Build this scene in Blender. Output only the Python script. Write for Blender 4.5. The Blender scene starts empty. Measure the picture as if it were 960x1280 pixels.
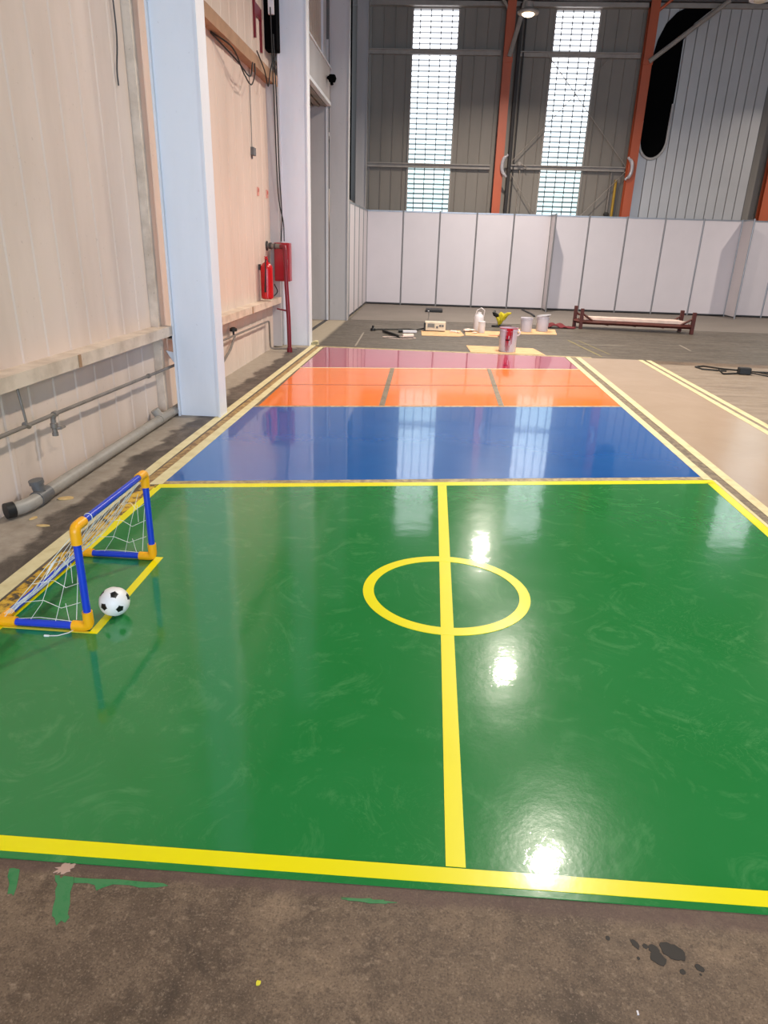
import bpy, bmesh, math, random
from mathutils import Vector, Matrix
random.seed(7)
S = bpy.context.scene
C = S.collection
PI = math.pi

# ------------------------------------------------------------------ camera
cd = bpy.data.cameras.new('camera')
cam = bpy.data.objects.new('camera', cd)
C.objects.link(cam)
cd.sensor_fit = 'HORIZONTAL'
cd.sensor_width = 36.0
cd.lens = 36.0 * 849.3 / 960.0
cd.clip_start = 0.05
cd.clip_end = 200
R_, D_, F_ = (0.99691, 0.07319, 0.02865), (0.05357, -0.36594, -0.92909), (-0.05751, 0.92775, -0.36873)
cam.matrix_world = Matrix(((R_[0], -D_[0], -F_[0], 0), (R_[1], -D_[1], -F_[1], 0), (R_[2], -D_[2], -F_[2], 1.65), (0, 0, 0, 1)))
S.camera = cam

# ------------------------------------------------------------------ world, daylight, exposure
S.view_settings.view_transform = 'Standard'
S.view_settings.look = 'None'
S.view_settings.gamma = 1.0
S.view_settings.use_curve_mapping = False
S.view_settings.exposure = 0.32
W = bpy.data.worlds.new('world')
S.world = W
W.use_nodes = True
wb = W.node_tree.nodes['Background']
wb.inputs[0].default_value = (0.66, 0.80, 1.0, 1)
wb.inputs[1].default_value = 1.0
LAMP_W = 250.0
WINDOW_E = 3.3

# cool area light added well behind the camera as daylight; no doorway is built
dl = bpy.data.lights.new('rear_daylight_fill', 'AREA')
dl.shape = 'RECTANGLE'; dl.size = 9; dl.size_y = 5; dl.energy = 1000; dl.color = (0.66, 0.81, 1.0)
dlo = bpy.data.objects.new('rear_daylight_fill', dl); C.objects.link(dlo)
dlo.location = (3, -9.5, 3.2); dlo.rotation_euler = (math.radians(88), 0, 0)

# ------------------------------------------------------------------ materials
def lin(c):
    if isinstance(c, str):
        c = tuple(int(c[i:i+2], 16)/255 for i in (0, 2, 4))
    return tuple(x/12.92 if x <= 0.04045 else ((x+0.055)/1.055)**2.4 for x in c) + (1,)

class NT:
    def __init__(s, name):
        s.m = bpy.data.materials.new(name); s.m.use_nodes = True
        s.t = s.m.node_tree; s.b = s.t.nodes['Principled BSDF']
    def n(s, typ, **kw):
        nd = s.t.nodes.new(typ)
        for k, v in kw.items():
            if k.startswith('i_'):
                nd.inputs[k[2:].replace('_', ' ')].default_value = v
            else:
                setattr(nd, k, v)
        return nd
    def l(s, a, b): s.t.links.new(a, b)
    def pos(s, scale=(1, 1, 1), obj=False):
        g = s.n('ShaderNodeTexCoord') if obj else s.n('ShaderNodeNewGeometry')
        mp = s.n('ShaderNodeMapping'); mp.inputs['Scale'].default_value = scale
        s.l(g.outputs['Object' if obj else 'Position'], mp.inputs[0]); return mp.outputs[0]
    def noise(s, vec, scale, detail=4, rough=0.55, dist=0):
        nd = s.n('ShaderNodeTexNoise'); nd.inputs['Scale'].default_value = scale
        nd.inputs['Detail'].default_value = detail; nd.inputs['Roughness'].default_value = rough
        nd.inputs['Distortion'].default_value = dist
        s.l(vec, nd.inputs['Vector']); return nd.outputs['Fac']
    def ramp(s, fac, stops, interp='LINEAR'):
        r = s.n('ShaderNodeValToRGB'); e = r.color_ramp.elements; r.color_ramp.interpolation = interp
        while len(e) < len(stops): e.new(0.5)
        for el, (p, c) in zip(e, stops):
            el.position = p
            el.color = c if len(c) == 4 else tuple(c) + (1,)
        s.l(fac, r.inputs[0]); return r.outputs[0]
    def mix(s, fac, a, b, blend='MIX'):
        m = s.n('ShaderNodeMix', data_type='RGBA', blend_type=blend)
        for v, i in ((fac, 0), (a, 6), (b, 7)):
            if isinstance(v, (int, float)): m.inputs[i].default_value = v
            elif isinstance(v, tuple): m.inputs[i].default_value = v
            else: s.l(v, m.inputs[i])
        return m.outputs[2]
    def math(s, op, a, b=0.0, c=0.0, clamp=False):
        m = s.n('ShaderNodeMath', operation=op); m.use_clamp = clamp
        for i, v in enumerate((a, b, c)):
            if isinstance(v, (int, float)): m.inputs[i].default_value = v
            else: s.l(v, m.inputs[i])
        return m.outputs[0]
    def bump(s, h, strength=0.2, dist=0.01):
        b = s.n('ShaderNodeBump'); b.inputs['Strength'].default_value = strength; b.inputs['Distance'].default_value = dist
        s.l(h, b.inputs['Height']); s.l(b.outputs[0], s.b.inputs['Normal']); return b
    def col(s, c):
        if isinstance(c, tuple): s.b.inputs['Base Color'].default_value = c
        else: s.l(c, s.b.inputs['Base Color'])
    def rough(s, r):
        if isinstance(r, (int, float)): s.b.inputs['Roughness'].default_value = r
        else: s.l(r, s.b.inputs['Roughness'])

def simple(name, c, rough=0.5, metal=0.0, var=0.12, scale=6.0, bump=0.0, stretch=(1, 1, 1), spec=0.5):
    t = NT(name); v = t.pos(stretch, obj=True); n = t.noise(v, scale)
    a = lin(c)
    d = tuple(x*(1-var) for x in a[:3]) + (1,); b = tuple(min(1, x*(1+var)) for x in a[:3]) + (1,)
    t.col(t.ramp(n, [(0.3, d), (0.7, b)])); t.rough(rough)
    t.b.inputs['Metallic'].default_value = metal
    t.b.inputs['Specular IOR Level'].default_value = spec
    if bump: t.bump(t.noise(v, scale*8), bump, 0.005)
    return t.m

def dirty(name, c, dirt, rough=0.6, amount=0.5, scale=2.5, stretch=(1, 1, 0.25), spots=True, metal=0.0):
    """painted metal with grime running down it and small chips"""
    t = NT(name); v = t.pos(stretch); n = t.noise(v, scale, 6, 0.6)
    f = t.ramp(n, [(0.42, (0, 0, 0)), (0.8, (amount, amount, amount))])
    cc = t.mix(f, lin(c), lin(dirt))
    if spots:
        n2 = t.noise(t.pos((1, 1, 1)), 28, 3, 0.5)
        f2 = t.ramp(n2, [(0.68, (0, 0, 0)), (0.76, (0.45, 0.45, 0.45))])
        cc = t.mix(f2, cc, lin(dirt))
    t.col(cc); t.rough(rough); t.b.inputs['Metallic'].default_value = metal
    return t.m

M = {}
M['wall'] = dirty('beige_wall_paint', 'dac8bb', 'ab9787', 0.5, 0.45, 1.6)
M['rail'] = dirty('rail_paint', 'd8c6b4', '80664c', 0.55, 0.6, 5, (1, 1, 1))
M['column'] = dirty('white_column_paint', 'e6e8ee', 'b9b8ba', 0.45, 0.35, 1.8)
M['column_grey'] = dirty('grey_column_paint', 'b9b4b4', '8f8986', 0.5, 0.35, 1.8)
M['timber'] = dirty('tan_rail', 'a98463', '7a5b40', 0.6, 0.6, 5, (1, 1, 1))
M['backwall'] = dirty('grey_beige_sheet', '857d74', '675f57', 0.6, 0.5, 1.2)
M['girt'] = simple('girt_grey', '958c84', 0.5)
M['darkgirt'] = simple('dark_steel', '3a3838', 0.5)
M['orange_steel'] = dirty('orange_post_paint', 'b5532c', '7d3a20', 0.5, 0.4, 2)
M['silver'] = simple('silver_sheet', 'bbb7b5', 0.36, 0.2, 0.05, 1.5)
M['seam'] = simple('dark_seam', '38383c', 0.6)
M['black'] = simple('matte_black', '070708', 0.95, spec=0.05)
M['ceiling'] = simple('ceiling_sheet', '5a5552', 0.7)
M['darkglass'] = simple('dark_glass', '1b1a1a', 0.15)
M['panel'] = simple('white_panel', 'cfc7cb', 0.38, 0, 0.02, 2)
M['alu'] = simple('aluminium', '9a9b9f', 0.35, 0.6, 0.05)
M['pvc'] = dirty('grey_pvc', '9a948b', '6b6258', 0.45, 0.6, 6, (1, 1, 1))
M['pvc_dark'] = simple('dark_pvc', '5d5c5c', 0.4)
M['galv'] = dirty('galvanised_pipe', '857d76', '51483f', 0.45, 0.6, 9, (1, 1, 1), metal=0.3)
M['rubber'] = simple('black_rubber', '141414', 0.5)
M['red'] = simple('red_paint', '98101c', 0.3, 0, 0.08)
M['redbright'] = simple('extinguisher_red', 'bb1119', 0.25, 0, 0.05)
M['redpipe'] = simple('red_pipe_paint', '741424', 0.35)
M['rust'] = dirty('red_oxide', '58241c', '32150f', 0.6, 0.7, 9, (1, 1, 1))
M['ply'] = simple('pale_board', 'e0c8bb', 0.6)
M['card'] = dirty('cardboard', 'd9b184', 'b3875c', 0.8, 0.6, 7, (1, 1, 1))
M['blue_pl'] = simple('blue_plastic', '1d3fc4', 0.25, 0, 0.04)
M['orange_pl'] = simple('yellow_orange_plastic', 'fbb014', 0.35, 0, 0.05)
M['netcord'] = simple('white_cord', 'e6e6de', 0.6)
M['ballwhite'] = simple('ball_white', 'eeeae6', 0.4, 0, 0.03, 20, 0.15)
M['ballblack'] = simple('ball_black', '0c0c0e', 0.4)
M['white_pl'] = simple('white_plastic', 'e2dde0', 0.35, 0, 0.05)
M['bucket_pl'] = simple('lavender_grey_plastic', 'c6c2ce', 0.4, 0, 0.05)
M['tin'] = simple('tin', 'b9b5ba', 0.35, 0.3, 0.08)
M['cream'] = simple('cream_plastic', 'd9cbb4', 0.45)
M['yellow_pl'] = simple('yellow_bag', 'c3b21c', 0.5, 0, 0.2, 20)
M['redpaint'] = simple('wet_red_paint', 'a80b28', 0.12, 0, 0.1)
M['leaf'] = simple('dry_leaf', 'd1b077', 0.7, 0, 0.2, 20)
M['fabric_dark'] = simple('dark_cloth', '25262a', 0.8)
M['redcloth'] = simple('red_cloth', '6c1a22', 0.8)

# clear glossy floor paints ---------------------------------------------------
def floorpaint(name, c, c2, rough=(0.08, 0.2), wave=0.06, scuff=None, amount=0.25, spec=0.5, coat=0.8, crough=0.05):
    t = NT(name)
    v = t.pos((1, 1, 1))
    n1 = t.noise(v, 1.3, 5, 0.6, 1.2)
    base = t.mix(t.ramp(n1, [(0.3, (0, 0, 0)), (0.7, (1, 1, 1))]), lin(c), lin(c2))
    if scuff:
        n2 = t.noise(v, 2.6, 8, 0.72, 3.2)
        f2 = t.ramp(n2, [(0.53, (0, 0, 0)), (0.72, (amount, amount, amount))])
        base = t.mix(f2, base, lin(scuff))
        n3 = t.noise(v, 5.0, 3, 0.5, 6.0)
        f3 = t.ramp(n3, [(0.485, (0, 0, 0)), (0.5, (amount*0.7,)*3), (0.515, (0, 0, 0))])
        n4 = t.noise(v, 1.1, 2, 0.5)
        f4 = t.math('MULTIPLY', f3, t.ramp(n4, [(0.52, (0, 0, 0)), (0.62, (1, 1, 1))]))
        base = t.mix(f4, base, lin(scuff))
    t.col(base)
    nr = t.noise(v, 3.0, 4, 0.6, 1.0)
    mr = t.n('ShaderNodeMapRange'); mr.inputs[3].default_value = rough[0]; mr.inputs[4].default_value = rough[1]
    t.l(nr, mr.inputs[0]); t.rough(mr.outputs[0])
    t.b.inputs['Specular IOR Level'].default_value = spec*0.5
    t.b.inputs['Coat Weight'].default_value = coat; t.b.inputs['Coat Roughness'].default_value = crough
    h = t.math('ADD', t.math('MULTIPLY', t.noise(v, 6, 3, 0.5), 1.0), t.math('MULTIPLY', t.noise(v, 75, 3, 0.6), 0.16))
    bp = t.bump(h, wave, 0.02)
    t.l(bp.outputs[0], t.b.inputs['Coat Normal'])
    return t.m

M['f_green'] = floorpaint('green_floor_paint', '227a3a', '287e40', (0.17, 0.25), 0.055, '62a067', 0.42, spec=0.25, coat=0.75, crough=0.03)
M['f_blue'] = floorpaint('blue_floor_paint', '0c59a6', '1060ae', (0.2, 0.3), 0.02, '2a66b0', 0.15, crough=0.03)
M['f_orange'] = floorpaint('orange_floor_paint', 'f57608', 'f77f10', (0.2, 0.3), 0.02, coat=0.6, crough=0.04)
M['f_red'] = floorpaint('crimson_floor_paint', 'b8204c', 'c02454', (0.15, 0.2), 0.01, spec=0.7, coat=1.0, crough=0.015)
M['f_beige'] = floorpaint('beige_floor_resin', 'a8927c', 'b09a85', (0.3, 0.4), 0.10, coat=0.35, crough=0.15)
M['line'] = floorpaint('yellow_line_paint', 'ebe000', 'f0e402', (0.3, 0.4), 0.03, coat=0.3, crough=0.15)
M['line_far'] = floorpaint('pale_yellow_line', 'e8dc3c', 'e2d648', (0.3, 0.4), 0.03, coat=0.2, crough=0.2)
def tapemat():
    t = NT('masking_tape'); v = t.pos((1, 1, 1)); n = t.noise(v, 9, 5, 0.6)
    t.col(t.ramp(n, [(0.3, lin('c9ba8c')), (0.5, lin('d8cb9e')), (0.75, lin('e0d5ac'))])); t.rough(0.6); return t.m
M['tape'] = tapemat()
def gapmat(name, a, b, c, th=0.5):
    t = NT(name); n = t.noise(t.pos((1, 1, 1)), 16, 6, 0.7, 0.6)
    t.col(t.ramp(n, [(th-0.08, lin(a)), (th, lin(b)), (th+0.1, lin(c))])); t.rough(0.6); return t.m
M['gap_left'] = gapmat('yellow_overspray_concrete', '4a4030', 'c79a28', 'd6b040', 0.50)
M['gap_left2'] = gapmat('bare_strip_concrete', '7c6040', '9c7e50', 'b89a62', 0.5)
M['gap_right'] = gapmat('bare_strip_grey', '65594a', '7c6d5a', '8c7d68', 0.5)
M['gap_seam'] = gapmat('tan_seam', '8a785e', 'a5926f', 'b8a682', 0.5)
M['greysmear'] = gapmat('green_smear', '2b6a3c', '2f7c45', '3f7f4c', 0.4)
M['oil'] = simple('oil_stain', '1e1814', 0.6, 0, 0.2, 30)

# concrete slab with the zones the photo shows ---------------------------------
def slab():
    t = NT('concrete_slab')
    g = t.n('ShaderNodeNewGeometry'); sx = t.n('ShaderNodeSeparateXYZ'); t.l(g.outputs['Position'], sx.inputs[0])
    X, Y = sx.outputs[0], sx.outputs[1]
    v = t.pos((1, 1, 1))
    big = t.noise(v, 1.6, 8, 0.65, 0.8); mid = t.noise(v, 9, 7, 0.7); fine = t.noise(v, 170, 4, 0.75)
    vs = t.pos((0.5, 3.5, 1)); streak = t.noise(vs, 2.2, 7, 0.7, 1.0)
    # near: brown, speckled
    near = t.ramp(big, [(0.3, lin('5e4e41')), (0.47, lin('786553')), (0.6, lin('8a7560')), (0.75, lin('98836f'))])
    near = t.mix(t.ramp(mid, [(0.35, (0.55,)*3), (0.6, (0, 0, 0))]), near, lin('4a3c31'))
    near = t.mix(t.ramp(fine, [(0.36, (0.6,)*3), (0.48, (0, 0, 0))]), near, lin('352b24'))
    near = t.mix(t.ramp(t.noise(v, 3.2, 8, 0.75, 0.5), [(0.52, (0, 0, 0)), (0.64, (0.75,)*3)]), near, lin('42362d'))
    near = t.mix(t.ramp(t.noise(v, 28, 6, 0.75, 0.4), [(0.36, (0.55,)*3), (0.5, (0, 0, 0))]), near, lin('4a3d33'))
    near = t.mix(t.ramp(t.noise(v, 45, 5, 0.7), [(0.56, (0, 0, 0)), (0.7, (0.5,)*3)]), near, lin('a8927c'))
    near = t.mix(t.ramp(fine, [(0.57, (0, 0, 0)), (0.68, (0.55,)*3)]), near, lin('b09a86'))
    far = t.ramp(streak, [(0.3, lin('463f38')), (0.5, lin('5e564d')), (0.7, lin('736a60'))])
    far = t.mix(t.ramp(t.noise(t.pos((0.35, 5, 1)), 1.4, 5, 0.6, 0.4), [(0.62, (0, 0, 0)), (0.7, (0.5,)*3)]), far, lin('a39a8c'))
    brown = t.ramp(streak, [(0.28, lin('76675a')), (0.5, lin('8e7f70')), (0.72, lin('a09080'))])
    dirtyl = t.ramp(t.noise(v, 3.5, 8, 0.72, 0.6), [(0.3, lin('3b342e')), (0.5, lin('564d45')), (0.72, lin('7e7368'))])
    cement = t.ramp(mid, [(0.3, lin('8d8072')), (0.6, lin('a69b8d')), (0.8, lin('b0a698'))])
    wob = t.math('MULTIPLY', t.math('SUBTRACT', t.noise(v, 2.5, 6, 0.6), 0.5), 0.5)
    wob2 = t.math('MULTIPLY', t.math('SUBTRACT', t.noise(v, 6, 6, 0.7), 0.5), 0.08)
    def step(a, lo, hi):
        m = t.n('ShaderNodeMapRange'); m.interpolation_type = 'SMOOTHSTEP'
        m.inputs[1].default_value = lo; m.inputs[2].default_value = hi; t.l(a, m.inputs[0]); return m.outputs[0]
    Xw = t.math('ADD', X, wob)
    c = near
    c = t.mix(step(t.math('ADD', Y, wob2), 11.3, 11.42), c, far)
    # lighter brown concrete right of the resin lane, ending at a pour joint
    rightm = t.math('MULTIPLY', step(X, 3.0, 3.1), t.math('SUBTRACT', 1.0, step(t.math('ADD', Y, wob2), 10.95, 11.1)))
    c = t.mix(rightm, c, brown)
    leftm = t.math('MULTIPLY', t.math('SUBTRACT', 1.0, step(X, -1.97, -1.95)), t.math('SUBTRACT', 1.0, step(Y, 11.3, 11.5)))
    c = t.mix(leftm, c, dirtyl)
    cem = t.math('MULTIPLY', t.math('SUBTRACT', 1.0, step(Xw, -2.33, -2.25)), t.math('SUBTRACT', 1.0, step(Y, 11.2, 11.4)))
    c = t.mix(cem, c, cement)
    cem2 = t.math('MULTIPLY', t.math('SUBTRACT', 1.0, step(t.math('ADD', X, wob2), -2.0, -1.9)), step(Y, 11.2, 11.4))
    c = t.mix(cem2, c, lin('a89b88'))
    # rough, dirty seam just in front of the painted court
    sm = t.math('MULTIPLY', step(t.math('ADD', Y, wob2), 1.30, 1.335), t.math('SUBTRACT', 1.0, step(Y, 1.5, 1.52)))
    c = t.mix(t.math('MULTIPLY', sm, t.math('MULTIPLY', mid, 1.3)), c, lin('5b4742'))
    t.col(c)
    t.rough(t.ramp(mid, [(0.3, (0.42,)*3), (0.7, (0.62,)*3)]))
    t.b.inputs['Specular IOR Level'].default_value = 0.3
    t.bump(t.math('ADD', t.math('MULTIPLY', fine, 0.5), mid), 0.35, 0.008)
    return t.m
M['slab'] = slab()
def carpetmat():
    t = NT('grey_carpet'); n = t.noise(t.pos((1, 1, 1)), 90, 3, 0.7); n2 = t.noise(t.pos((1, 1, 1)), 1.2, 4)
    t.col(t.mix(0.4, t.ramp(n, [(0.3, lin('6c645e')), (0.7, lin('877e78'))]), t.ramp(n2, [(0.3, lin('726a64')), (0.7, lin('837a74'))])))
    t.rough(0.95); t.bump(n, 0.3, 0.004); return t.m
M['carpet'] = carpetmat()
def windowmat():
    """translucent ribbed sheet lit by the daylight behind it; darker ribs and a cooler lower end are the sheet and the view beyond"""
    t = NT('lit_translucent_sheet')
    g = t.n('ShaderNodeNewGeometry'); sx = t.n('ShaderNodeSeparateXYZ'); t.l(g.outputs['Position'], sx.inputs[0])
    Z = sx.outputs[2]
    fr = t.math('FRACT', t.math('DIVIDE', Z, 0.122))
    rib = t.ramp(fr, [(0.0, (0.14,)*3), (0.26, (0.15,)*3), (0.38, (1, 1, 1)), (0.88, (1, 1, 1)), (0.99, (0.14,)*3)])
    n = t.noise(t.pos((1, 1, 0.6)), 0.9, 2, 0.5)
    tint = t.ramp(t.math('DIVIDE', t.math('ADD', Z, t.math('MULTIPLY', n, 1.5)), 8.0), [(0.36, (0.25, 0.34, 0.37, 1)), (0.5, (0.36, 0.47, 0.48, 1)), (0.66, (0.62, 0.72, 0.78, 1)), (0.9, (0.9, 0.93, 1, 1))])
    c = t.mix(1.0, rib, tint, 'MULTIPLY')
    e = t.n('ShaderNodeEmission'); t.l(c, e.inputs[0]); e.inputs[1].default_value = WINDOW_E
    t.l(e.outputs[0], t.t.nodes['Material Output'].inputs[0]); return t.m
M['window'] = windowmat()
def emis(name, c, s):
    t = NT(name); e = t.n('ShaderNodeEmission'); e.inputs[0].default_value = lin(c); e.inputs[1].default_value = s
    t.l(e.outputs[0], t.t.nodes['Material Output'].inputs[0]); return t.m
M['lampglow'] = emis('lamp_glow', 'ffe4bc', 7)

# ------------------------------------------------------------------ mesh helpers
class MB:
    def __init__(s): s.bm = bmesh.new(); s.mi = 0
    def _f(s, vs):
        try:
            f = s.bm.faces.new(vs); f.material_index = s.mi; return f
        except ValueError: return None
    def box(s, x0, x1, y0, y1, z0, z1, mat=None):
        P = [Vector((x, y, z)) for z in (z0, z1) for y in (y0, y1) for x in (x0, x1)]
        if mat is not None: P = [mat @ p for p in P]
        v = [s.bm.verts.new(p) for p in P]
        for q in ((0, 2, 3, 1), (4, 5, 7, 6), (0, 1, 5, 4), (2, 6, 7, 3), (0, 4, 6, 2), (1, 3, 7, 5)): s._f([v[i] for i in q])
        return s
    def prism(s, pts, a, b, axis='z'):
        """extrude a 2D outline between a and b along axis"""
        def p3(p, h):
            return {'z': (p[0], p[1], h), 'y': (p[0], h, p[1]), 'x': (h, p[0], p[1])}[axis]
        lo = [s.bm.verts.new(p3(p, a)) for p in pts]; hi = [s.bm.verts.new(p3(p, b)) for p in pts]
        n = len(pts)
        s._f(lo[::-1]); s._f(hi)
        for i in range(n): s._f([lo[i], lo[(i+1) % n], hi[(i+1) % n], hi[i]])
        return s
    def tube(s, pts, r, seg=10, cap=True):
        pts = [Vector(p) for p in pts]; n = len(pts)
        rr = r if isinstance(r, (list, tuple)) else [r]*n
        rings = []; up = None
        for i, p in enumerate(pts):
            if i == 0: d = pts[1]-p
            elif i == n-1: d = p-pts[i-1]
            else: d = (pts[i+1]-p).normalized() + (p-pts[i-1]).normalized()
            if d.length < 1e-9: d = Vector((0, 0, 1))
            d.normalize()
            if up is None: up = Vector((0, 0, 1)) if abs(d.z) < 0.9 else Vector((1, 0, 0))
            a = d.cross(up)
            if a.length < 1e-5: a = d.cross(Vector((0, 1, 0)))
            a.normalize(); b = a.cross(d).normalized(); up = b
            rings.append([s.bm.verts.new(p + (a*math.cos(2*PI*k/seg) + b*math.sin(2*PI*k/seg))*rr[i]) for k in range(seg)])
        for i in range(n-1):
            for k in range(seg):
                s._f([rings[i][k], rings[i][(k+1) % seg], rings[i+1][(k+1) % seg], rings[i+1][k]])
        if cap: s._f(rings[0][::-1]); s._f(rings[-1])
        return s
    def lathe(s, prof, c=(0, 0, 0), seg=28, mat=None):
        """prof = [(r, z)...] from bottom to top about a vertical axis"""
        rings = []
        for r, z in prof:
            ring = []
            for k in range(seg):
                p = Vector((r*math.cos(2*PI*k/seg), r*math.sin(2*PI*k/seg), z))
                if mat is not None: p = mat @ p
                ring.append(s.bm.verts.new(p + Vector(c)))
            rings.append(ring)
        for i in range(len(rings)-1):
            for k in range(seg):
                s._f([rings[i][k], rings[i][(k+1) % seg], rings[i+1][(k+1) % seg], rings[i+1][k]])
        s._f(rings[0][::-1]); s._f(rings[-1]); return s
    def strip(s, p, q, w, z0, z1):
        """flat strip from p to q (xy), width w"""
        p = Vector(p); q = Vector(q); d = (q-p).normalized(); n = Vector((-d.y, d.x))*w/2
        return s.prism([tuple(p-n), tuple(q-n), tuple(q+n), tuple(p+n)], z0, z1)
    def blob(s, c, r, z0, z1, n=18, jit=0.25, sx=1, sy=1, rot=0):
        pts = []
        for k in range(n):
            a = 2*PI*k/n; rad = r*(1+random.uniform(-jit, jit))
            x, y = math.cos(a)*rad*sx, math.sin(a)*rad*sy
            pts.append((c[0]+x*math.cos(rot)-y*math.sin(rot), c[1]+x*math.sin(rot)+y*math.cos(rot)))
        return s.prism(pts, z0, z1)
    def build(s, name, m, parent=None, smooth=None, bevel=0, kind=None, origin=None):
        bm = s.bm
        bmesh.ops.recalc_face_normals(bm, faces=bm.faces)
        if origin is None and parent is None:
            # object's own origin at the middle of its base
            xs = [v.co.x for v in bm.verts]; ys = [v.co.y for v in bm.verts]; zs = [v.co.z for v in bm.verts]
            origin = ((min(xs)+max(xs))/2, (min(ys)+max(ys))/2, min(zs))
        off = Vector(origin) if origin is not None else Vector(getattr(parent, 'location', (0, 0, 0)))
        if parent is not None and origin is None:
            off = world_loc(parent)
        bmesh.ops.translate(bm, verts=bm.verts, vec=-off)
        if smooth:
            for f in bm.faces: f.smooth = True
            for e in bm.edges:
                if len(e.link_faces) == 2 and e.calc_face_angle(0) > smooth: e.smooth = False
        me = bpy.data.meshes.new(name); bm.to_mesh(me); bm.free()
        o = bpy.data.objects.new(name, me); C.objects.link(o)
        for x in (m if isinstance(m, (list, tuple)) else [m]): me.materials.append(M[x] if isinstance(x, str) else x)
        if parent is None: o.location = off
        else:
            o.parent = parent
            if origin is not None: o.location = off - world_loc(parent)
        if bevel:
            b = o.modifiers.new('bevel', 'BEVEL'); b.width = bevel; b.segments = 2; b.limit_method = 'ANGLE'; b.angle_limit = math.radians(40)
        if kind: o['kind'] = kind
        return o
def world_loc(o):
    v = Vector((0, 0, 0))
    while o is not None: v += o.location; o = o.parent
    return v
SM = math.radians(35)
def tag(o, label, cat, group=None):
    o['label'] = label; o['category'] = cat
    if group: o['group'] = group
    return o
def empty(name, loc, label, cat, group=None):
    o = bpy.data.objects.new(name, None); C.objects.link(o); o.location = loc; o.empty_display_size = 0.1
    return tag(o, label, cat, group)
def struct(mb, name, m, label=None, parent=None, **k):
    o = mb.build(name, m, parent, **k)
    if parent is None:
        o['kind'] = 'structure'
        if label: o['label'] = label
    return o
def arc(c, r, a0, a1, n, plane):
    """points on an arc; plane is a function (u, v) -> xyz offset"""
    return [tuple(Vector(c) + Vector(plane(r*math.cos(a0+(a1-a0)*i/n), r*math.sin(a0+(a1-a0)*i/n)))) for i in range(n+1)]

# ------------------------------------------------------------------ setting: floor, walls, ceiling
b = MB(); b.box(-4.6, 16, -9.5, 21.3, -0.2, 0)
floor = struct(b, 'floor', 'slab', 'bare worn concrete floor of the hall around the painted court')

# left wall: ribbed sheet; rib pitch 0.25 m
WX = -2.6
def ribbed(mb, y0, y1, z0, z1, pitch=0.25, x=WX, th=0.12):
    n = max(1, round((y1-y0)/pitch)); p = (y1-y0)/n
    out = [(y0, x)]
    for i in range(n):
        a = y0 + i*p
        out += [(a+p*0.40, x), (a+p*0.44, x+0.007), (a+p*0.56, x+0.007), (a+p*0.60, x)]
    out.append((y1, x)); out += [(y1, x-th), (y0, x-th)]
    # outline in (x, y), extruded in z
    mb.prism([(q[1], q[0]) for q in out], z0, z1)
b = MB()
ribbed(b, -9.5, 6.5, 0, 7.4, 0.3)
ribbed(b, 6.5, 11.76, 0, 7.4, 0.34)
ribbed(b, 11.76, 15.2, 4.83, 7.4, 0.25, -2.42); b.box(-2.72, -2.6, 11.76, 15.62, 4.83, 7.4)
b.box(WX-0.12, WX, 15.62, 16.0, 0, 7.4)
b.box(WX-0.12, WX+0.2, 16.0, 20.9, 0, 2.68)
wall_left = struct(b, 'wall_left', 'wall', 'beige ribbed sheet-metal wall along the court')
b = MB(); b.box(-2.75, 15.8, 20.9, 21.05, 0, 2.45)
def sheets(mb, x0, x1, z0, z1):
    n = max(1, round((x1-x0)/0.3)); p = (x1-x0)/n
    pts = [(x0, 20.9)]
    for i in range(n):
        a = x0+i*p
        pts += [(a+p*0.46, 20.9), (a+p*0.48, 20.875), (a+p*0.52, 20.875), (a+p*0.54, 20.9)]
    pts += [(x1, 20.9), (x1, 21.0), (x0, 21.0)]
    mb.prism(pts, z0, z1)
for x0, x1 in ((-2.75, -0.93), (0.24, 2.68), (3.79, 9.3), (10.45, 15.8)): sheets(b, x0, x1, 2.45, 7.6)
for x0, x1 in ((-0.93, 0.24), (2.68, 3.79), (9.3, 10.45)):
    b.box(x0, x1, 20.9, 21.0, 7.24, 7.6)
wall_back = struct(b, 'wall_back', 'backwall', 'dim grey-beige sheet wall at the far end of the hall')
b = MB(); b.box(15.8, 16, -9.5, 21.05, 0, 7.6)
struct(b, 'wall_right', 'backwall')
b = MB()
b.box(-4.6, 16, -9.5, 21.05, 7.42, 7.55)
for i in range(40): b.box(-2.6, 16, 20.6-i*0.75, 20.66-i*0.75, 7.36, 7.42)
struct(b, 'ceiling', 'ceiling', 'dark sheet roof over the hall')
b = MB(); b.box(-2.6, 16, 20.72, 20.88, 7.26, 7.36)
struct(b, 'trim_1', 'girt', 'eaves beam under the roof at the far wall')

# lit translucent window strips in the back wall
def window(n, x0, x1, label, z0=2.45, z1=7.24):
    b = MB(); b.box(x0, x1, 20.93, 20.96, z0, z1)
    w = struct(b, 'window_%d' % n, 'window', label)
    b = MB()
    b.box(x0-0.03, x0+0.012, 20.86, 20.93, z0, z1); b.box(x1-0.012, x1+0.03, 20.86, 20.93, z0, z1)
    b.box(x0-0.03, x1+0.03, 20.86, 20.93, z1-0.012, z1+0.03)
    struct(b, 'window_frame', 'girt', parent=w)
    for k in range(1, 5):
        xx = x0 + (x1-x0)*(k-0.5)/4.3 + 0.05
        b = MB(); b.box(xx-0.011, xx+0.011, 20.90, 20.925, z0, z1)
        struct(b, 'window_bar', 'darkgirt', parent=w)
    return w
window(1, -0.93, 0.24, 'tall bright translucent window strip nearest the left corner')
window(2, 2.68, 3.79, 'tall bright translucent window strip with crossed brace rods before it')
window(3, 9.3, 10.45, 'tall translucent window strip beyond the silver cladding')

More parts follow.
